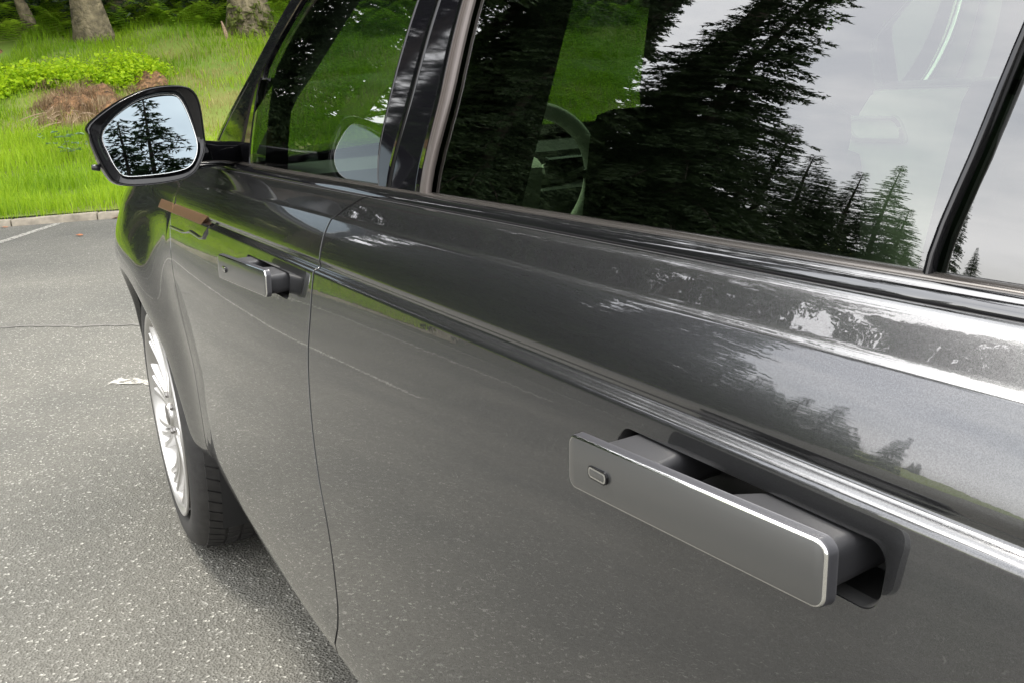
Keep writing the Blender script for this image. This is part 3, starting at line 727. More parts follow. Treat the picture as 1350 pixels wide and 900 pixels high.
# --- door mirror
BEZ_YZ = [(.193,1.183),(.189,1.199),(.150,1.226),(.105,1.246),(.070,1.253),(.0345,1.252),(.017,1.2425),(.0095,1.2205),(.0085,1.179),(.010,1.148),(.0205,1.1235),(.0365,1.1050),(.061,1.0965),(.104,1.0935),(.141,1.0950),(.165,1.1025),(.177,1.1215),(.188,1.1555)]
GLS_YZ = [(.172,1.179),(.153,1.204),(.1175,1.2285),(.085,1.239),(.052,1.2405),(.0385,1.233),(.0295,1.2075),(.0225,1.169),(.0225,1.150),(.0290,1.1315),(.0430,1.1170),(.0720,1.1110),(.115,1.1095),(.147,1.1115),(.1585,1.1245),(.1665,1.1485)]
def smooth_loop(pts, n=64):
    """closed Catmull-Rom through the points, n even samples"""
    P = [np.array(p) for p in pts]; m_ = len(P); out = []
    for i in range(m_):
        p0, p1, p2, p3 = P[i-1], P[i], P[(i+1) % m_], P[(i+2) % m_]
        for k in range(10):
            t_ = k/10; out.append(.5*((2*p1)+(-p0+p2)*t_+(2*p0-5*p1+4*p2-p3)*t_*t_+(-p0+3*p1-3*p2+p3)*t_**3))
    out = np.array(out); d = np.r_[0, np.cumsum(np.linalg.norm(np.diff(np.vstack([out, out[:1]]), axis=0), axis=1))]; q_ = np.linspace(0, d[-1], n+1)[:-1]
    o2 = np.vstack([out, out[:1]]); return np.stack([np.interp(q_, d, o2[:, 0]), np.interp(q_, d, o2[:, 1])], -1)
MX = 1.80
mroot = empty('door_mirror', (0,0,0), parent=car); mroot.location = Vector((MX+.06, .0, 1.12))-Vector(CAR); MC = (-(MX+.06), 0, -1.12)
bz = smooth_loop(BEZ_YZ); gl = smooth_loop(GLS_YZ); cen = bz.mean(0); n_ = 64
V = []; F = []
def ringp(P2, x): return [(x if not callable(x) else x(p), p[0], p[1]) for p in P2]
sc_ = lambda k, P2=bz, c=cen, dy=0, dz=0: (P2-c)*k+c+np.array([dy, dz])
# shell: swells out behind the bezel then closes forward
rg = [ringp(sc_(.975), MX+.004), ringp(sc_(1.0), MX+.001), ringp(sc_(1.012), MX+.006), ringp(sc_(1.03), MX+.03), ringp(sc_(1.015, dy=-.003), MX+.055), ringp(sc_(.95, dy=-.008), MX+.085), ringp(sc_(.80, dy=-.018), MX+.11), ringp(sc_(.50, dy=-.03), MX+.127), ringp(sc_(.12, dy=-.035), MX+.132)]
for r_ in rg: V += r_
for i in range(len(rg)-1):
    for k in range(n_): F.append((i*n_+k, i*n_+(k+1) % n_, (i+1)*n_+(k+1) % n_, (i+1)*n_+k))
F.append(tuple((len(rg)-1)*n_+k for k in range(n_)))
obj('housing', V, F, M['gloss_black'], mroot, True, MC)
# bezel: from the shell's edge down to the glass
V = []; F = []; gc = gl.mean(0)
MN = Vector((-.985, .05, .165)).normalized()       # way the mirror glass faces
gx = lambda p: MX+.016-((p[0]-gc[0])*MN.y+(p[1]-gc[1])*MN.z)/MN.x
g2 = lambda k: (gl-gc)*k+gc
rg = [ringp(sc_(.978), MX+.0035), ringp(sc_(.965), MX+.0015), ringp(sc_(.93), MX+.003)]
rg += [ringp(g2(1.045), MX+.008), ringp(g2(1.015), lambda p: gx(p)-.003), ringp(g2(1.01), lambda p: gx(p)+.004)]
# match start angle of the two loops
off = min(range(n_), key=lambda k: abs(math.atan2(gl[k][1]-cen[1], gl[k][0]-cen[0])-math.atan2(bz[0][1]-cen[1], bz[0][0]-cen[0])))
for i, r_ in enumerate(rg): V += (r_[off:]+r_[:off]) if i >= 3 else r_
for i in range(len(rg)-1):
    for k in range(n_): F.append((i*n_+k, i*n_+(k+1) % n_, (i+1)*n_+(k+1) % n_, (i+1)*n_+k))
obj('bezel', V, F, M['gloss_black'], mroot, True, MC, 60)
V = ringp(g2(1.002), gx); obj('mirror_glass', V, [tuple(range(n_-1, -1, -1))], M['mirror'], mroot, False, MC)
V = []; F = []
for k_, dx_ in ((1.012,-.0012),(1.003,-.0026),(.992,-.0020),(.988,-.0004)): V += ringp(g2(k_), lambda p, d=dx_: gx(p)+d)
for i in range(3):
    for k in range(n_): F.append((i*n_+k, i*n_+(k+1) % n_, (i+1)*n_+(k+1) % n_, (i+1)*n_+k))
obj('glass_rim', V, F, M['chrome'], mroot, True, MC)
V = []; F = []; st = [(.035,1.107,1.165,1.825,1.91),(.0,1.108,1.158,1.86,1.96),(-.04,1.106,1.152,1.925,2.03),(-.085,1.098,1.146,2.0,2.11),(-.125,1.085,1.142,2.06,2.18)]
for (y, za, zb, xa, xb) in st: V += [((xa+xb)/2+x, y, (za+zb)/2+z) for x, z in rrect(0, 0, (xb-xa)/2, (zb-za)/2, .015, 4)]
for i in range(len(st)-1):
    for k in range(20): F.append((i*20+k, i*20+(k+1) % 20, (i+1)*20+(k+1) % 20, (i+1)*20+k))
obj('arm', V, F, M['gloss_black'], mroot, True, MC, 50)
mb = MB(); mb.tube([(MX+.02,.183,1.128),(MX+.02,.196,1.130)], [.006,.0045], 10); obj('puddle_nub', mb.v, mb.f, M['black_plastic'], mroot, True, MC)

# --- cabin
mb = MB(); mb.box((2.18,YC,.86), (.28,.80,.14), bev=.04); mb.box((2.30,YC,1.03), (.30,.79,.045), bev=.03); mb.build('dashboard', M['leather_dark'], car, loc=CL)
mb = MB(); mb.box((2.02,YC-.25,.985), (.05,.54,.055), bev=.02); mb.build('dash_pad', M['leather_light'], car, loc=CL)
mb = MB(); mb.box((1.975,YC-.30,1.045), (.008,.46,.0035), bev=.001); mb.build('dash_strip', M['chrome'], car, loc=CL)
mb = MB(); mb.box((1.98,YC+.02,1.0), (.012,.14,.06), Matrix.Rotation(-.3,4,'Y'), bev=.004); mb.build('centre_screen', M['screen_black'], car, loc=CL)
# steering wheel: rim, hub, spokes
sw = empty('steering_wheel', (0,0,0), parent=car); sw.location = Vector((1.78,-.575,1.015))-Vector(CAR); sw.rotation_euler = (0, R_(-24), R_(-8))
mb = MB(); V = []; F = []
for i in range(48):
    a = 2*math.pi*i/48
    for k in range(10):
        b_ = 2*math.pi*k/10; rr_ = .178+.0165*math.cos(b_); V.append((.0165*math.sin(b_), rr_*math.cos(a), rr_*math.sin(a)))
for i in range(48):
    for k in range(10): F.append((i*10+k, i*10+(k+1) % 10, ((i+1) % 48)*10+(k+1) % 10, ((i+1) % 48)*10+k))
obj('rim', V, F, M['leather_light'], sw)
mb = MB(); mb.box((.02,0,-.005), (.03,.068,.06), bev=.02); mb.build('hub', M['leather_light'], sw)
for (yy, zz) in ((.165,.03),(-.165,.03),(.07,-.155),(-.07,-.155)):
    mb = MB(); mb.tube([(.012, yy*.35, zz*.3), (.008, yy*.7, zz*.6-.01), (0, yy, zz)], [.016,.011,.013], 8); mb.build('spoke', M['chrome'], sw)
for sy in (-.555, -1.31):
    st_ = empty('front_seat', (0,0,0), parent=car); st_.location = Vector((1.24,sy,.35))-Vector(CAR)
    mb = MB(); mb.box((.20,0,.20), (.27,.25,.09), bev=.05); mb.build('cushion', M['leather_dark'], st_)
    mb = MB(); mb.box((-.06,0,.50), (.065,.20,.34), Matrix.Rotation(R_(-14),4,'Y'), bev=.045); mb.build('backrest', M['leather_dark'], st_)
    mb = MB(); mb.box((-.16,0,.93), (.045,.13,.12), Matrix.Rotation(R_(-14),4,'Y'), bev=.03); mb.build('headrest', M['leather_dark'], st_)
mb = MB(); mb.box((.12,YC,.60), (.28,.68,.12), bev=.05); mb.box((-.22,YC,.92), (.08,.68,.30), Matrix.Rotation(R_(-18),4,'Y'), bev=.05); mb.build('rear_bench', M['leather_light'], car, loc=CL)
for side in (1, -1):
    yy = lambda d: -.125-d if side > 0 else 2*YC+.125+d
    mb = MB(); zt_ = 0 if side > 0 else .042
    for xc, hx in ((1.72,.42), (.80,.40)):
        mb = MB(); mb.box((xc, yy(.012), .80+zt_), (hx,.022,.27+zt_), bev=.015); mb.build('door_card', M['leather_light'], car, loc=CL)
    mb = MB(); mb.box((1.0, yy(.004), 1.075 if side > 0 else 1.142), (1.25,.018,.016), bev=.008); mb.build('door_top', M['leather_dark'], car, loc=CL)
    mb = MB(); ring_ = [(rrect(0, 0, w_, h_, .02, 5), dy) for w_, h_, dy in ((.095,.036,.03), (.093,.034,.044), (.080,.024,.044), (.078,.022,.03))]; V = []; F = []
    for P2, dy in ring_: V += [(1.86+x+.5*z, yy(dy), 1.055+z) for x, z in P2]
    for i in range(3):
        for k in range(24): F.append((i*24+k, i*24+(k+1) % 24, (i+1)*24+(k+1) % 24, (i+1)*24+k))
    obj('inner_handle', V, F, M['chrome'], car, True, CL, 50)
    mb = MB(); mb.box((1.17, yy(.11), 1.28), (.125 if side > 0 else .20,.03,.30), Matrix.Rotation(R_(20 if side > 0 else -20),4,'X'), bev=.02); mb.build('pillar_trim', M['leather_dark'], car, loc=CL)


# ------------------------------------------------------------------ trees
def conifer_mesh(H, R0, zc, seed, per_m=17.0, dens=9.0, leaf=.13):
    """spruce crown: whorled drooping branches carrying twigs of small needle sprays"""
    g = np.random.default_rng(seed); nb = int((H-zc)*per_m)
    z = zc+(H-zc-.25)*np.sort(g.random(nb)**1.05); az = np.arange(nb)*2.39996+g.normal(0, .35, nb)
    f = (H-z)/(H-zc); Lb = R0*f**.8*g.uniform(.62, 1.15, nb)*(.75+.25*np.sin(az*1.0+seed)); Lb = np.maximum(Lb, .22)
    up = .55*(1-f)**1.2-.05; dr = .30+.25*f
    bd = np.stack([np.cos(az), np.sin(az)], -1)
    nt_ = np.maximum(4, (Lb*dens*2).astype(int)); bi = np.repeat(np.arange(nb), nt_); T = len(bi)
    t_ = g.uniform(.10, 1.0, T)**.8; side = g.choice([-1, 1], T); ang = side*g.uniform(.6, 1.15, T)
    px = bd[bi]*(Lb[bi]*t_)[:, None]; pz = z[bi]+Lb[bi]*(up[bi]*t_-dr[bi]*t_*t_)
    c_, s_ = np.cos(ang), np.sin(ang); td = np.stack([bd[bi, 0]*c_-bd[bi, 1]*s_, bd[bi, 0]*s_+bd[bi, 1]*c_], -1)
    Lt = np.clip(.42*Lb[bi]*(1.05-.75*t_)*g.uniform(.5, 1.2, T), .12, .9); tdz = g.uniform(-.38, .05, T)
    ns_ = np.maximum(2, (Lt/.065).astype(int)); ti = np.repeat(np.arange(T), ns_); K = len(ti)
    q = g.random(K); bx = px[ti]+td[ti]*(Lt[ti]*q)[:, None]; bzz = pz[ti]+Lt[ti]*q*tdz[ti]-.10*Lt[ti]*q*q
    a2 = g.choice([-1, 1], K)*g.uniform(.15, .9, K); c2, s2 = np.cos(a2), np.sin(a2)
    d2 = np.stack([td[ti, 0]*c2-td[ti, 1]*s2, td[ti, 0]*s2+td[ti, 1]*c2], -1); ll = leaf*g.uniform(.6, 1.35, K)
    P0 = np.column_stack([bx, bzz]); dirv = np.column_stack([d2, g.uniform(-.75, .12, K)]); dirv /= np.linalg.norm(dirv, axis=1)[:, None]
    sidev = np.cross(dirv, g.normal(0, 1, (K, 3))); sidev /= np.linalg.norm(sidev, axis=1)[:, None]
    wd = ll*g.uniform(.14, .26, K)
    V = np.empty((K*3, 3)); V[0::3] = P0-sidev*wd[:, None]; V[1::3] = P0+sidev*wd[:, None]; V[2::3] = P0+dirv*ll[:, None]
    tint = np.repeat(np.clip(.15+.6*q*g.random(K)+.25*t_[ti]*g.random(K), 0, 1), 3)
    return V, np.arange(K*3).reshape(-1, 3), tint, (z, az, Lb, up, dr)
def trunk_mesh(H, r0, flare=1.5, n=14, lean=(0,0), branches=None, seed=0):
    g = random.Random(seed); mb = MB(); pts = []; rad = []
    for i in range(15):
        t_ = (i/14)**1.6; zz = H*t_; pts.append((lean[0]*zz+.05*math.sin(zz*.4+seed), lean[1]*zz+.05*math.cos(zz*.33+seed), zz-.15*(i == 0)))
        rad.append(r0*(1-.93*t_)*(1+(flare-1)*math.exp(-zz/(r0*1.6))))
    mb.tube(pts, rad, n)
    if branches is not None:
        z, az, Lb, up, dr = branches
        for i in range(0, len(z), 2):
            b = [(math.cos(az[i])*Lb[i]*q, math.sin(az[i])*Lb[i]*q, z[i]+Lb[i]*(up[i]*q-dr[i]*q*q)) for q in (0, .35, .7, .95)]
            w_ = .008+.010*Lb[i]; mb.tube(b, [w_, w_*.75, w_*.5, w_*.2], 4, False)
    return mb
CON = []
for k, (H, R0, zc, sd_, pm, dn, lf) in enumerate([(24,4.8,1.2,3,22,11,.18), (21,4.5,1.0,11,24,12,.17), (16,3.6,.6,23,26,13,.14), (25,4.6,8.5,31,9,15,.15), (28,5.6,15.2,47,7,17,.17)]):
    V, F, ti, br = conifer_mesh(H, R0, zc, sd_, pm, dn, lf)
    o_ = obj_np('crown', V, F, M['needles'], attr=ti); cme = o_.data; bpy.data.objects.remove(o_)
    mb = trunk_mesh(H-.4, .012*H+.03, 1.5, 10, branches=br, seed=k); o_ = mb.build('trunk', M['bark_dark']); tme = o_.data; bpy.data.objects.remove(o_)
    CON.append((cme, tme, H))
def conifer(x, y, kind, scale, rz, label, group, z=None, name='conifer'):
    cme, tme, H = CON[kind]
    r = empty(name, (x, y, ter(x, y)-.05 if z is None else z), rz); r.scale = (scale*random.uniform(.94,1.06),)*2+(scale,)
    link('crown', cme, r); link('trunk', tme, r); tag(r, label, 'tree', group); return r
# the stand on the left of the bank that the doors and windows mirror
for i, (x, y, k, s_) in enumerate([(24.0,5.6,0,1.05),(20.3,6.3,3,1.02),(22.6,8.4,3,1.05),(20.2,8.9,1,.90),(19.8,2.2,3,1.0),(26.5,12.0,1,.9),(31,1.5,1,1.1),(22.0,11.0,2,.92),(19.0,10.4,2,.80),(21.5,14.6,2,.85),(24.5,16.5,2,.8),(27,15,1,.7)]):
    conifer(x, y, k, s_, i*1.7, 'tall dark conifer in the stand mirrored in the car windows', 'conifers mirrored in the windows')
conifer(20.8, 14.3, 4, 1.28, .5, 'tallest pine of the stand with a bare lower trunk', 'conifers mirrored in the windows')
conifer(17.3, 8.3, 2, .74, 1.0, 'small conifer in front of the tallest pine', 'conifers mirrored in the windows')
o_ = conifer(18.6, 13.8, 1, .76, .9, 'broad conifer with tiered branches mirrored in the middle of the rear window', 'conifers mirrored in the windows'); o_.scale = (.98,.98,.76)
o_ = conifer(22.7, 25.5, 2, .52, .4, 'smaller conifer mirrored alone low in the rear door window', 'conifers mirrored in the windows'); o_.scale = (.64,.64,.52)
o_ = conifer(25.1, 32.7, 2, .52, 2.1, 'slim conifer mirrored beside the bar of the quarter window', 'conifers mirrored in the windows'); o_.scale = (.34,.34,.53)
for i, (x, y, sx_, sz_) in enumerate([(20.4,18.1,.85,.50),(22.2,23.4,.66,.44),(20.8,15.8,.9,.60),(22.0,22.0,.7,.38),(22.6,26.6,.6,.36),(21.4,20.4,.8,.45)]):
    o_ = conifer(x, y, 2, 1, i*2.2+.6, 'low conifer at the foot of the mirrored stand', 'conifers mirrored in the windows'); o_.scale = (sx_, sx_, sz_)
conifer(21.0, 11.2, 4, 1.26, 3.3, 'second tall bare-trunked pine of the mirrored stand', 'conifers mirrored in the windows')
for i in range(13):
    a = R_(44+i*3.3); d = 90+8*math.sin(i*1.9)
    conifer(d*math.cos(a), d*math.sin(a), 2, .25+.05*math.sin(i*2.7), i*1.3, 'low conifer in the far row left of the car park', 'far row of low conifers', z=-.1 if i > 3 else None)
# the wood behind the bank
wood = [(28.0,-3.0,1),(27.2,-5.6,0),(29.5,-1.0,0),(26.6,-8.0,1),(30.5,-6.8,0),(28.5,-10.5,0),(25.2,-11.5,1),(31.5,-3.8,1),(24.4,-15.0,0),(28.8,-14.0,1),(22.5,-19.0,0),(26.5,-19.5,1),(31.5,1.6,0),(33.0,-9.5,1),(20.5,-24.0,0),(33.5,18,0),(19.6,-14.2,2),(17.8,-19.0,1)]
for i, (x, y, k) in enumerate(wood):
    conifer(x, y, k, random.uniform(.9,1.1), i*2.1, 'dark conifer in the wood at the top of the bank', 'conifers in the wood')
# low far trees beyond the open side of the car park, and the trees behind that the door mirror shows
for i in range(22):
    a = R_(62+i*11.0); d = 78+14*math.sin(i*2.3)
    if abs(math.degrees(a)-180) < 14: continue
    conifer(d*math.cos(a), d*math.sin(a), 2, random.uniform(.42,.62), i, 'far conifer on the low skyline behind the car park', 'far skyline conifers', z=-.1)
conifer(-31.0, -3.4, 2, .67, 1.8, 'conifer mirrored low beside the big one in the door mirror', 'conifers behind the car', z=-.1)
o_ = conifer(-29.6, -1.1, 1, .56, 4.1, 'bushy conifer mirrored low in the middle of the door mirror', 'conifers behind the car', z=-.1); o_.scale = (1.1,1.1,.56)
o_ = conifer(-31.0, -2.1, 1, .62, .8, 'conifer mirrored large in the door mirror glass', 'conifers behind the car', z=-.1); o_.scale = (1.15,1.15,.62)
conifer(-32.5, -4.0, 1, .55, 2.2, 'small conifer mirrored at the inner edge of the door mirror', 'conifers behind the car', z=-.1)
conifer(-29.6, -.4, 1, .54, 3.2, 'small conifer mirrored at the outer edge of the door mirror', 'conifers behind the car', z=-.1)
# trees whose trunks stand in view at the top left
def tall_tree(x, y, r0, lean, label, rz, flare=1.6, moss=False):
    cme, tme, H = CON[3]; zb = ter(x, y)-.1
    rt = tag(empty('tall_tree', (x, y, zb), 0), label, 'tree', 'tall trees on the bank')
    mb = trunk_mesh(22, r0, flare, 20, lean, seed=int(x*10)); V = []
    for (vx, vy, vz) in mb.v:
        a = math.atan2(vy-lean[1]*vz, vx-lean[0]*vz); k = 1+.10*math.sin(5*a+vz)*math.exp(-max(vz,0)/.5)+.03*math.sin(9*a+3*vz)
        V.append((lean[0]*vz+(vx-lean[0]*vz)*k, lean[1]*vz+(vy-lean[1]*vz)*k, vz))
    obj('trunk', V, mb.f, M['bark'], rt)
    c = link('crown', cme, rt); c.rotation_euler = (lean[1]*-.6, lean[0]*.6, rz); c.location = (lean[0]*3, lean[1]*3, 0)
    if moss:
        g = np.random.default_rng(5); n = 260; a = g.uniform(2.0, 5.2, n); h = g.uniform(.02, .55, n)**1.2; r_ = r0*1.45*np.exp(-h/1.5)+.03
        c0 = np.stack([r_*np.cos(a), r_*np.sin(a), h+.1], -1); d = g.normal(0, .07, (n, 3, 3)); V = (c0[:, None]+d).reshape(-1, 3)
        obj_np('moss', V, np.arange(n*3).reshape(-1, 3), M['moss'], rt)
    return rt
tall_tree(23.1, -2.62, .29, (.0,.10), 'pale barked tree leaning left behind the bright shrub patch', .3)
tall_tree(24.6, -3.42, .21, (0,.05), 'slim dark trunk just right of the leaning pale tree', 1.1)
tall_tree(24.9, -3.95, .21, (0,.03), 'dark trunk beside a gap of bright sky', 2.0)
tall_tree(25.0, -5.30, .20, (0,.0), 'grey trunk rising between ferns, half way to the mossy tree', 2.9)
tall_tree(22.35, -5.62, .34, (0,.02), 'stout tree with a mossy flared foot beside the windscreen pillar', 4.0, 1.75, True)

# ------------------------------------------------------------------ ground cover on the bank
def on_bank(a, s):
    X = KA[0]+KT[0]*a+KN[0]*s; Y = KA[1]+KT[1]*a+KN[1]*s
    Z = np.where(s < 13, .075+.13*s+.009*s*s, 3.286+.2*(s-13)-.0013*(s-13)**2)+(.05*np.sin(1.3*X+.7*Y)+.04*np.sin(2.9*Y-1.1*X+1)+.02*np.sin(5.3*X+2.1*Y))*np.clip((s-.3)*.6, 0, 1)
    return X, Y, Z
DRY = [(17.2,-3.9,1.2,.9),(15.6,-2.6,.6,.8),(19.7,-4.3,1.3,.7),(21.5,-3.9,.8,.4),(16.5,-3.1,1.3,1.5),(18.2,-1.5,1.5,.9),(19.4,-2.9,.8,.6),(19.0,-3.6,.8,.5)]
def dryness(X, Y):
    d = np.zeros_like(X)
    for (x, y, rx, ry) in DRY: d = np.maximum(d, np.exp(-((X-x)/rx)**2-((Y-y)/ry)**2))
    return d
def blades(name, a0, a1, s0, s1, n, hmin, hmax, wd, mat, tint_fn, keep=None, z_off=0):
    a = rng.uniform(a0, a1, n); s = rng.uniform(s0, s1, n); X, Y, Z = on_bank(a, s)
    if keep is not None: k = keep(X, Y, s); X, Y, Z, s = X[k], Y[k], Z[k], s[k]; n = len(X)
    # clumping
    h = rng.uniform(hmin, hmax, n)*(.75+.35*np.sin(3.1*X+1.7*Y)*np.sin(2.3*Y-1.9*X)); th = rng.uniform(0, 2*np.pi, n); lean = rng.uniform(.1, .75, n)*h; w_ = wd*rng.uniform(.6, 1.3, n)
    dx, dy = np.cos(th), np.sin(th); sx_, sy_ = -dy, dx
    V = np.empty((n, 5, 3))
    for j, (q, kk) in enumerate(((0, 1), (0, -1), (.5, .8), (.5, -.8))):
        V[:, j, 0] = X+dx*lean*q*q+sx_*w_*kk/2; V[:, j, 1] = Y+dy*lean*q*q+sy_*w_*kk/2; V[:, j, 2] = Z+h*q*.97-.02+z_off
    V[:, 4, 0] = X+dx*lean; V[:, 4, 1] = Y+dy*lean; V[:, 4, 2] = Z+h*.92+z_off
    b = np.arange(n)[:, None]*5; F = np.concatenate([b+[0,1,3], b+[0,3,2], b+[2,3,4]])
    tint = np.repeat(np.clip(tint_fn(X, Y, s)+rng.normal(0, .16, n), 0, 1), 5)
    return tag(obj_np(name, V.reshape(-1, 3), F, mat, attr=tint), kind='stuff')
def tg(X, Y, s): return .60-.035*np.clip(s-3, 0, 9)+.16*np.sin(.9*X+2.0*Y)+.14*np.sin(2.7*X-1.3*Y+1)*np.sin(1.9*Y+.4*X)
wet = lambda X, Y, s: rng.random(len(X)) > dryness(X, Y)*1.15
o_ = blades('lush_grass', -6.5, 2.0, .10, 4.6, 42000, .13, .34, .011, M['grass'], tg, wet); tag(o_, 'long bright green grass growing behind the kerb')
o_ = blades('upper_grass', -9, 2.5, 4.4, 13.5, 42000, .12, .30, .016, M['grass'], tg, wet); tag(o_, 'softer blue-green grass higher up the bank')
o_ = blades('side_grass', 2.0, 18, .1, 8, 34000, .12, .32, .020, M['grass'], tg, wet); tag(o_, 'grass on the left of the bank, mirrored in the doors')
o_ = blades('far_grass', -26, -6.5, .1, 12, 26000, .12, .32, .024, M['grass'], tg, wet); tag(o_, 'grass on the bank seen through the car')
o_ = blades('dry_grass', -7, 2, 2.5, 11.5, 26000, .06, .20, .011, M['grass_dry'], lambda X, Y, s: .5+0*X, lambda X, Y, s: rng.random(len(X)) < dryness(X, Y)*1.2); tag(o_, 'straw coloured dry grass in patches on the bank')
def leaves(name, C, size, mat, label, up=.5, elong=1.6):
    """small folded leaves at the points C"""
    n = len(C); d = rng.normal(0, 1, (n, 3)); d[:, 2] = np.abs(d[:, 2])*up; d /= np.linalg.norm(d, axis=1)[:, None]
    sv = np.cross(d, rng.normal(0, .6, (n, 3))+np.array([-.5, 0, 1.1])); sv /= np.linalg.norm(sv, axis=1)[:, None]; l = size*rng.uniform(.6, 1.3, n)[:, None]
    V = np.empty((n, 4, 3)); V[:, 0] = C; V[:, 1] = C+d*l*.5+sv*l*.5/elong; V[:, 2] = C+d*l; V[:, 3] = C+d*l*.5-sv*l*.5/elong
    b = np.arange(n)[:, None]*4; F = np.concatenate([b+[0,1,2], b+[0,2,3]])
    return tag(obj_np(name, V.reshape(-1, 3), F, mat, attr=np.repeat(np.clip(rng.normal(.5, .25, n), 0, 1), 4)), label, kind='stuff')
# bright low leafy ground cover: a band of rounded tufts
C = []
for i in range(46):
    q = rng.random(); x = 20.9-.5*q+rng.normal(0, .25); y = 2.2-5.2*q+rng.normal(0, .12); r_ = rng.uniform(.26, .50); n = 300
    if -2.2 < y < .6: n = 330
    p = rng.normal(0, 1, (n, 3)); p /= np.linalg.norm(p, axis=1)[:, None]; p *= (rng.random(n)**.4)[:, None]*np.array([r_*1.3, r_*1.3, r_]); p[:, 2] = np.abs(p[:, 2])
    C.append(p+[x-.4, y, ter(x-.4, y)])
leaves('leafy_ground_cover', np.concatenate(C), .075, M['leaf_bright'], 'bright yellow-green low leafy cover above the bare earth')
# bracken fronds below the trees
def fronds(name, pts, mat, label):
    V = []; F = []; T_ = []
    for (x, y, z, L_) in pts:
        az = rng.uniform(0, 2*np.pi); e = rng.uniform(.75, 1.25); tn = rng.random(); dx, dy = math.cos(az), math.sin(az); n = 13
        for i in range(1, n+1):
            q = i/n; hx = L_*q*math.cos(e)*(.6+.6*q); hz = L_*(q*math.sin(e)-.42*q*q)
            pl = L_*.30*(1-q)**.7+.015; c = np.array([x+dx*hx, y+dy*hx, z+hz])
            for s_ in (-1, 1):
                out = np.array([-dy*s_, dx*s_, -.18])+np.array([dx, dy, .1])*.35; al = np.array([dx, dy, .15])*L_*.028; b = len(V)
                V += [c-al, c+al, c+out*pl]; F.append((b, b+1, b+2)); T_ += [tn*.7+.3*q]*3
    return tag(obj_np(name, np.array(V), np.array(F), mat, attr=np.array(T_)), label, kind='stuff')
pts = []
for i in range(1500):
    a = rng.uniform(-10.5, 4.0); s_ = rng.uniform(9.6, 14.5)
    if a > -2.6 and s_ < 11.2: continue
    if a > -4.2 and s_ < 10.3: continue
    x, y = kp(a, s_); pts.append((x, y, ter(x, y), rng.uniform(.65, 1.2)))
fronds('bracken', pts, M['fern'], 'green bracken fronds spreading under the trees')
# bare earth mound with roots
def mound(name, cx, cy, rx, ry, h, label, n=70, seed=0):
    g = np.random.default_rng(seed); ph = g.uniform(0, 6.28, 8); V = []; F = []
    rt = tag(empty(name, (cx, cy, ter(cx, cy))), label, 'earth mound', 'bare earth on the bank')
    from mathutils import noise as mn
    for i in range(n+1):
        for j in range(n+1):
            u, v = 2*i/n-1, 2*j/n-1; x, y = cx+u*rx, cy+v*ry
            e_ = 1-u*u-v*v+.55*mn.noise(Vector((x*1.6, y*2.2, seed))); d = max(0, min(1, e_*1.2))
            hh = h*(d**.8*.8+.55*d*mn.fractal(Vector((x*2.2, y*3.0, seed*3.1)), .9, 2.1, 5)+.25*d*abs(mn.noise(Vector((x*9, y*9, 2.0)))))-.10*(1-min(1, d*4))
            V.append((x-cx, y-cy, ter(x, y)-ter(cx, cy)+hh-.03))
    for i in range(n):
        for j in range(n): F.append((i*(n+1)+j, (i+1)*(n+1)+j, (i+1)*(n+1)+j+1, i*(n+1)+j+1))
    obj('earth', V, F, M['soil'], rt); return rt
mo = mound('earth_mound', 18.4, -1.66, 1.6, .66, .26, 'brown bare earth mound with dead roots behind the door mirror', seed=1)
for k in range(22):
    x0 = rng.uniform(-1.6, -.1); y0 = rng.uniform(.05, .8); L_ = rng.uniform(.2, .62); az = rng.uniform(1.9, 4.4); sl = rng.uniform(-.55, .35); pts = []
    for i in range(6):
        q = i/5; X = x0+math.cos(az)*L_*q*.6; Y = y0+math.sin(az)*L_*q+.04*math.sin(4*q+k); pts.append((X, Y, ter(mo.location.x+X, mo.location.y+Y)-mo.location.z+.20+L_*sl*q-.14*q*q))
    mb = MB(); r0 = rng.uniform(.005, .013); mb.tube(pts, [r0, r0*.95, r0*.85, r0*.7, r0*.55, r0*.3], 6); mb.build('root', M['root_wood'], mo)
M['litter'] = leafmat('dead_stems', (.12,.07,.035), (.36,.27,.15), .15)
o_ = blades('dead_litter', -1.2, 1.6, 3.0, 8.2, 26000, .05, .22, .010, M['litter'], lambda X, Y, s: .42+.3*np.sin(4*X-7*Y), lambda X, Y, s: (((X-18.2)/2.0)**2+((Y+1.62)/.95)**2 < .8+.5*np.sin(3.1*X+4*Y)*np.sin(5.3*Y-2*X))*(rng.random(len(X)) < .45+.4*np.sin(6*X+9*Y)), .14); tag(o_, 'dead stems and straw strewn over the earth mound')
mound('earth_mound', 19.5, -2.95, .7, .34, .20, 'small hump of reddish earth at the end of the shrub patch', seed=4)
mound('earth_mound', 23.6, -.35, .5, .5, .16, 'low brown hump in the grass at the left edge', seed=6)
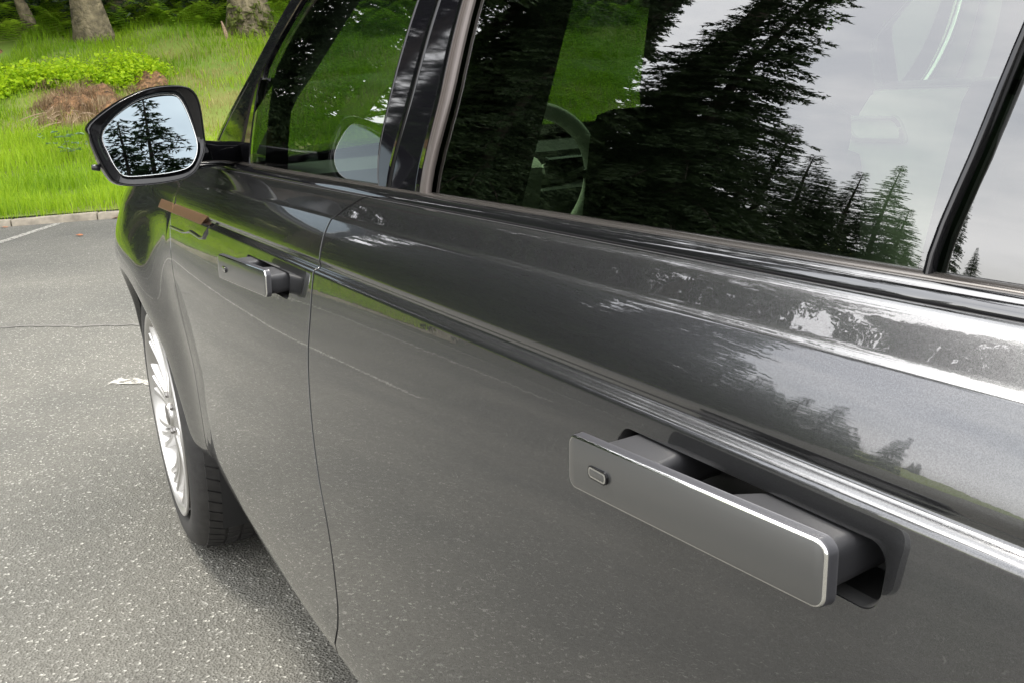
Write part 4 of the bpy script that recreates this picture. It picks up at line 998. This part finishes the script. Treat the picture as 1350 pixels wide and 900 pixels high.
# stump and broken stub
x, y = 24.5, -1.52; rt = tag(empty('tree_stump', (x, y, ter(x, y))), 'short leaning dead stump in front of the dark wood', 'stump')
mb = MB(); mb.tube([(0,0,-.1),(0,.02,.15),(-.05,.10,.45),(-.08,.20,.75)], [.20,.15,.12,.06], 12); mb.build('wood', M['bark'], rt)
x, y = 21.9, -5.02; rt = tag(empty('broken_stub', (x, y, ter(x, y))), 'pale broken branch stub beside the mossy tree foot', 'branch')
mb = MB(); mb.tube([(0,0,-.05),(0,.02,.12),(0,.05,.26),(0,.08,.36)], [.035,.04,.03,.012], 8); mb.build('wood', M['root_wood'], rt)
# broad-leaved weed in the long grass
x, y = 15.0, -.98; rt = tag(empty('weed', (x, y, ter(x, y))), 'pale broad-leaved weed standing in the long grass', 'plant'); V = []; F = []; T_ = []
for k in range(34):
    az = rng.uniform(0, 6.28); h0 = rng.uniform(.12, .40); L_ = rng.uniform(.07, .15); dx, dy = math.cos(az), math.sin(az); b = len(V); o0 = np.array([dx*.05+rng.normal(0,.09), dy*.05+rng.normal(0,.16), h0])
    V += [o0, o0+np.array([dx*L_*.5-dy*L_*.35, dy*L_*.5+dx*L_*.35, .02]), o0+np.array([dx*L_, dy*L_, -.01]), o0+np.array([dx*L_*.5+dy*L_*.35, dy*L_*.5-dx*L_*.35, .02])]; F += [(b,b+1,b+2),(b,b+2,b+3)]; T_ += [rng.random()]*4
obj_np('leaves', np.array(V), np.array(F), M['weed'], rt, attr=np.array(T_))
mb = MB(); mb.tube([(0,0,0),(.01,0,.2),(0,.02,.36)], [.006,.005,.003], 6); mb.build('stem', M['moss'], rt)
# dry leaves on the asphalt
LV = [(0,-.02,.002),(.03,-.035,.006),(.07,-.02,.012),(.10,.0,.004),(.07,.025,.012),(.03,.03,.006),(0,.015,.002),(.04,0,.001)]; LF = [(7,0,1),(7,1,2),(7,2,3),(7,3,4),(7,4,5),(7,5,6),(7,6,0)]
for i, (x, y, rz, sc2, lab) in enumerate([(10.7,-.58,.4,1.0,'brown dry leaf lying alone on the asphalt'), (12.2,-.95,2.1,.9,'dry leaf against the kerb by the car'), (12.05,-1.05,4.0,.9,'curled dry leaf against the kerb by the car'), (12.28,.0,1.0,.8,'dry leaf at the kerb foot near the picture edge')]):
    o_ = obj('fallen_leaf', [(a*sc2, b*sc2, c*sc2+.004) for a, b, c in LV], LF, M['dry_leaf'], None, False, (x, y, .004)); o_.rotation_euler = (0, 0, rz); tag(o_, lab, 'leaf', 'dry leaves on the asphalt')
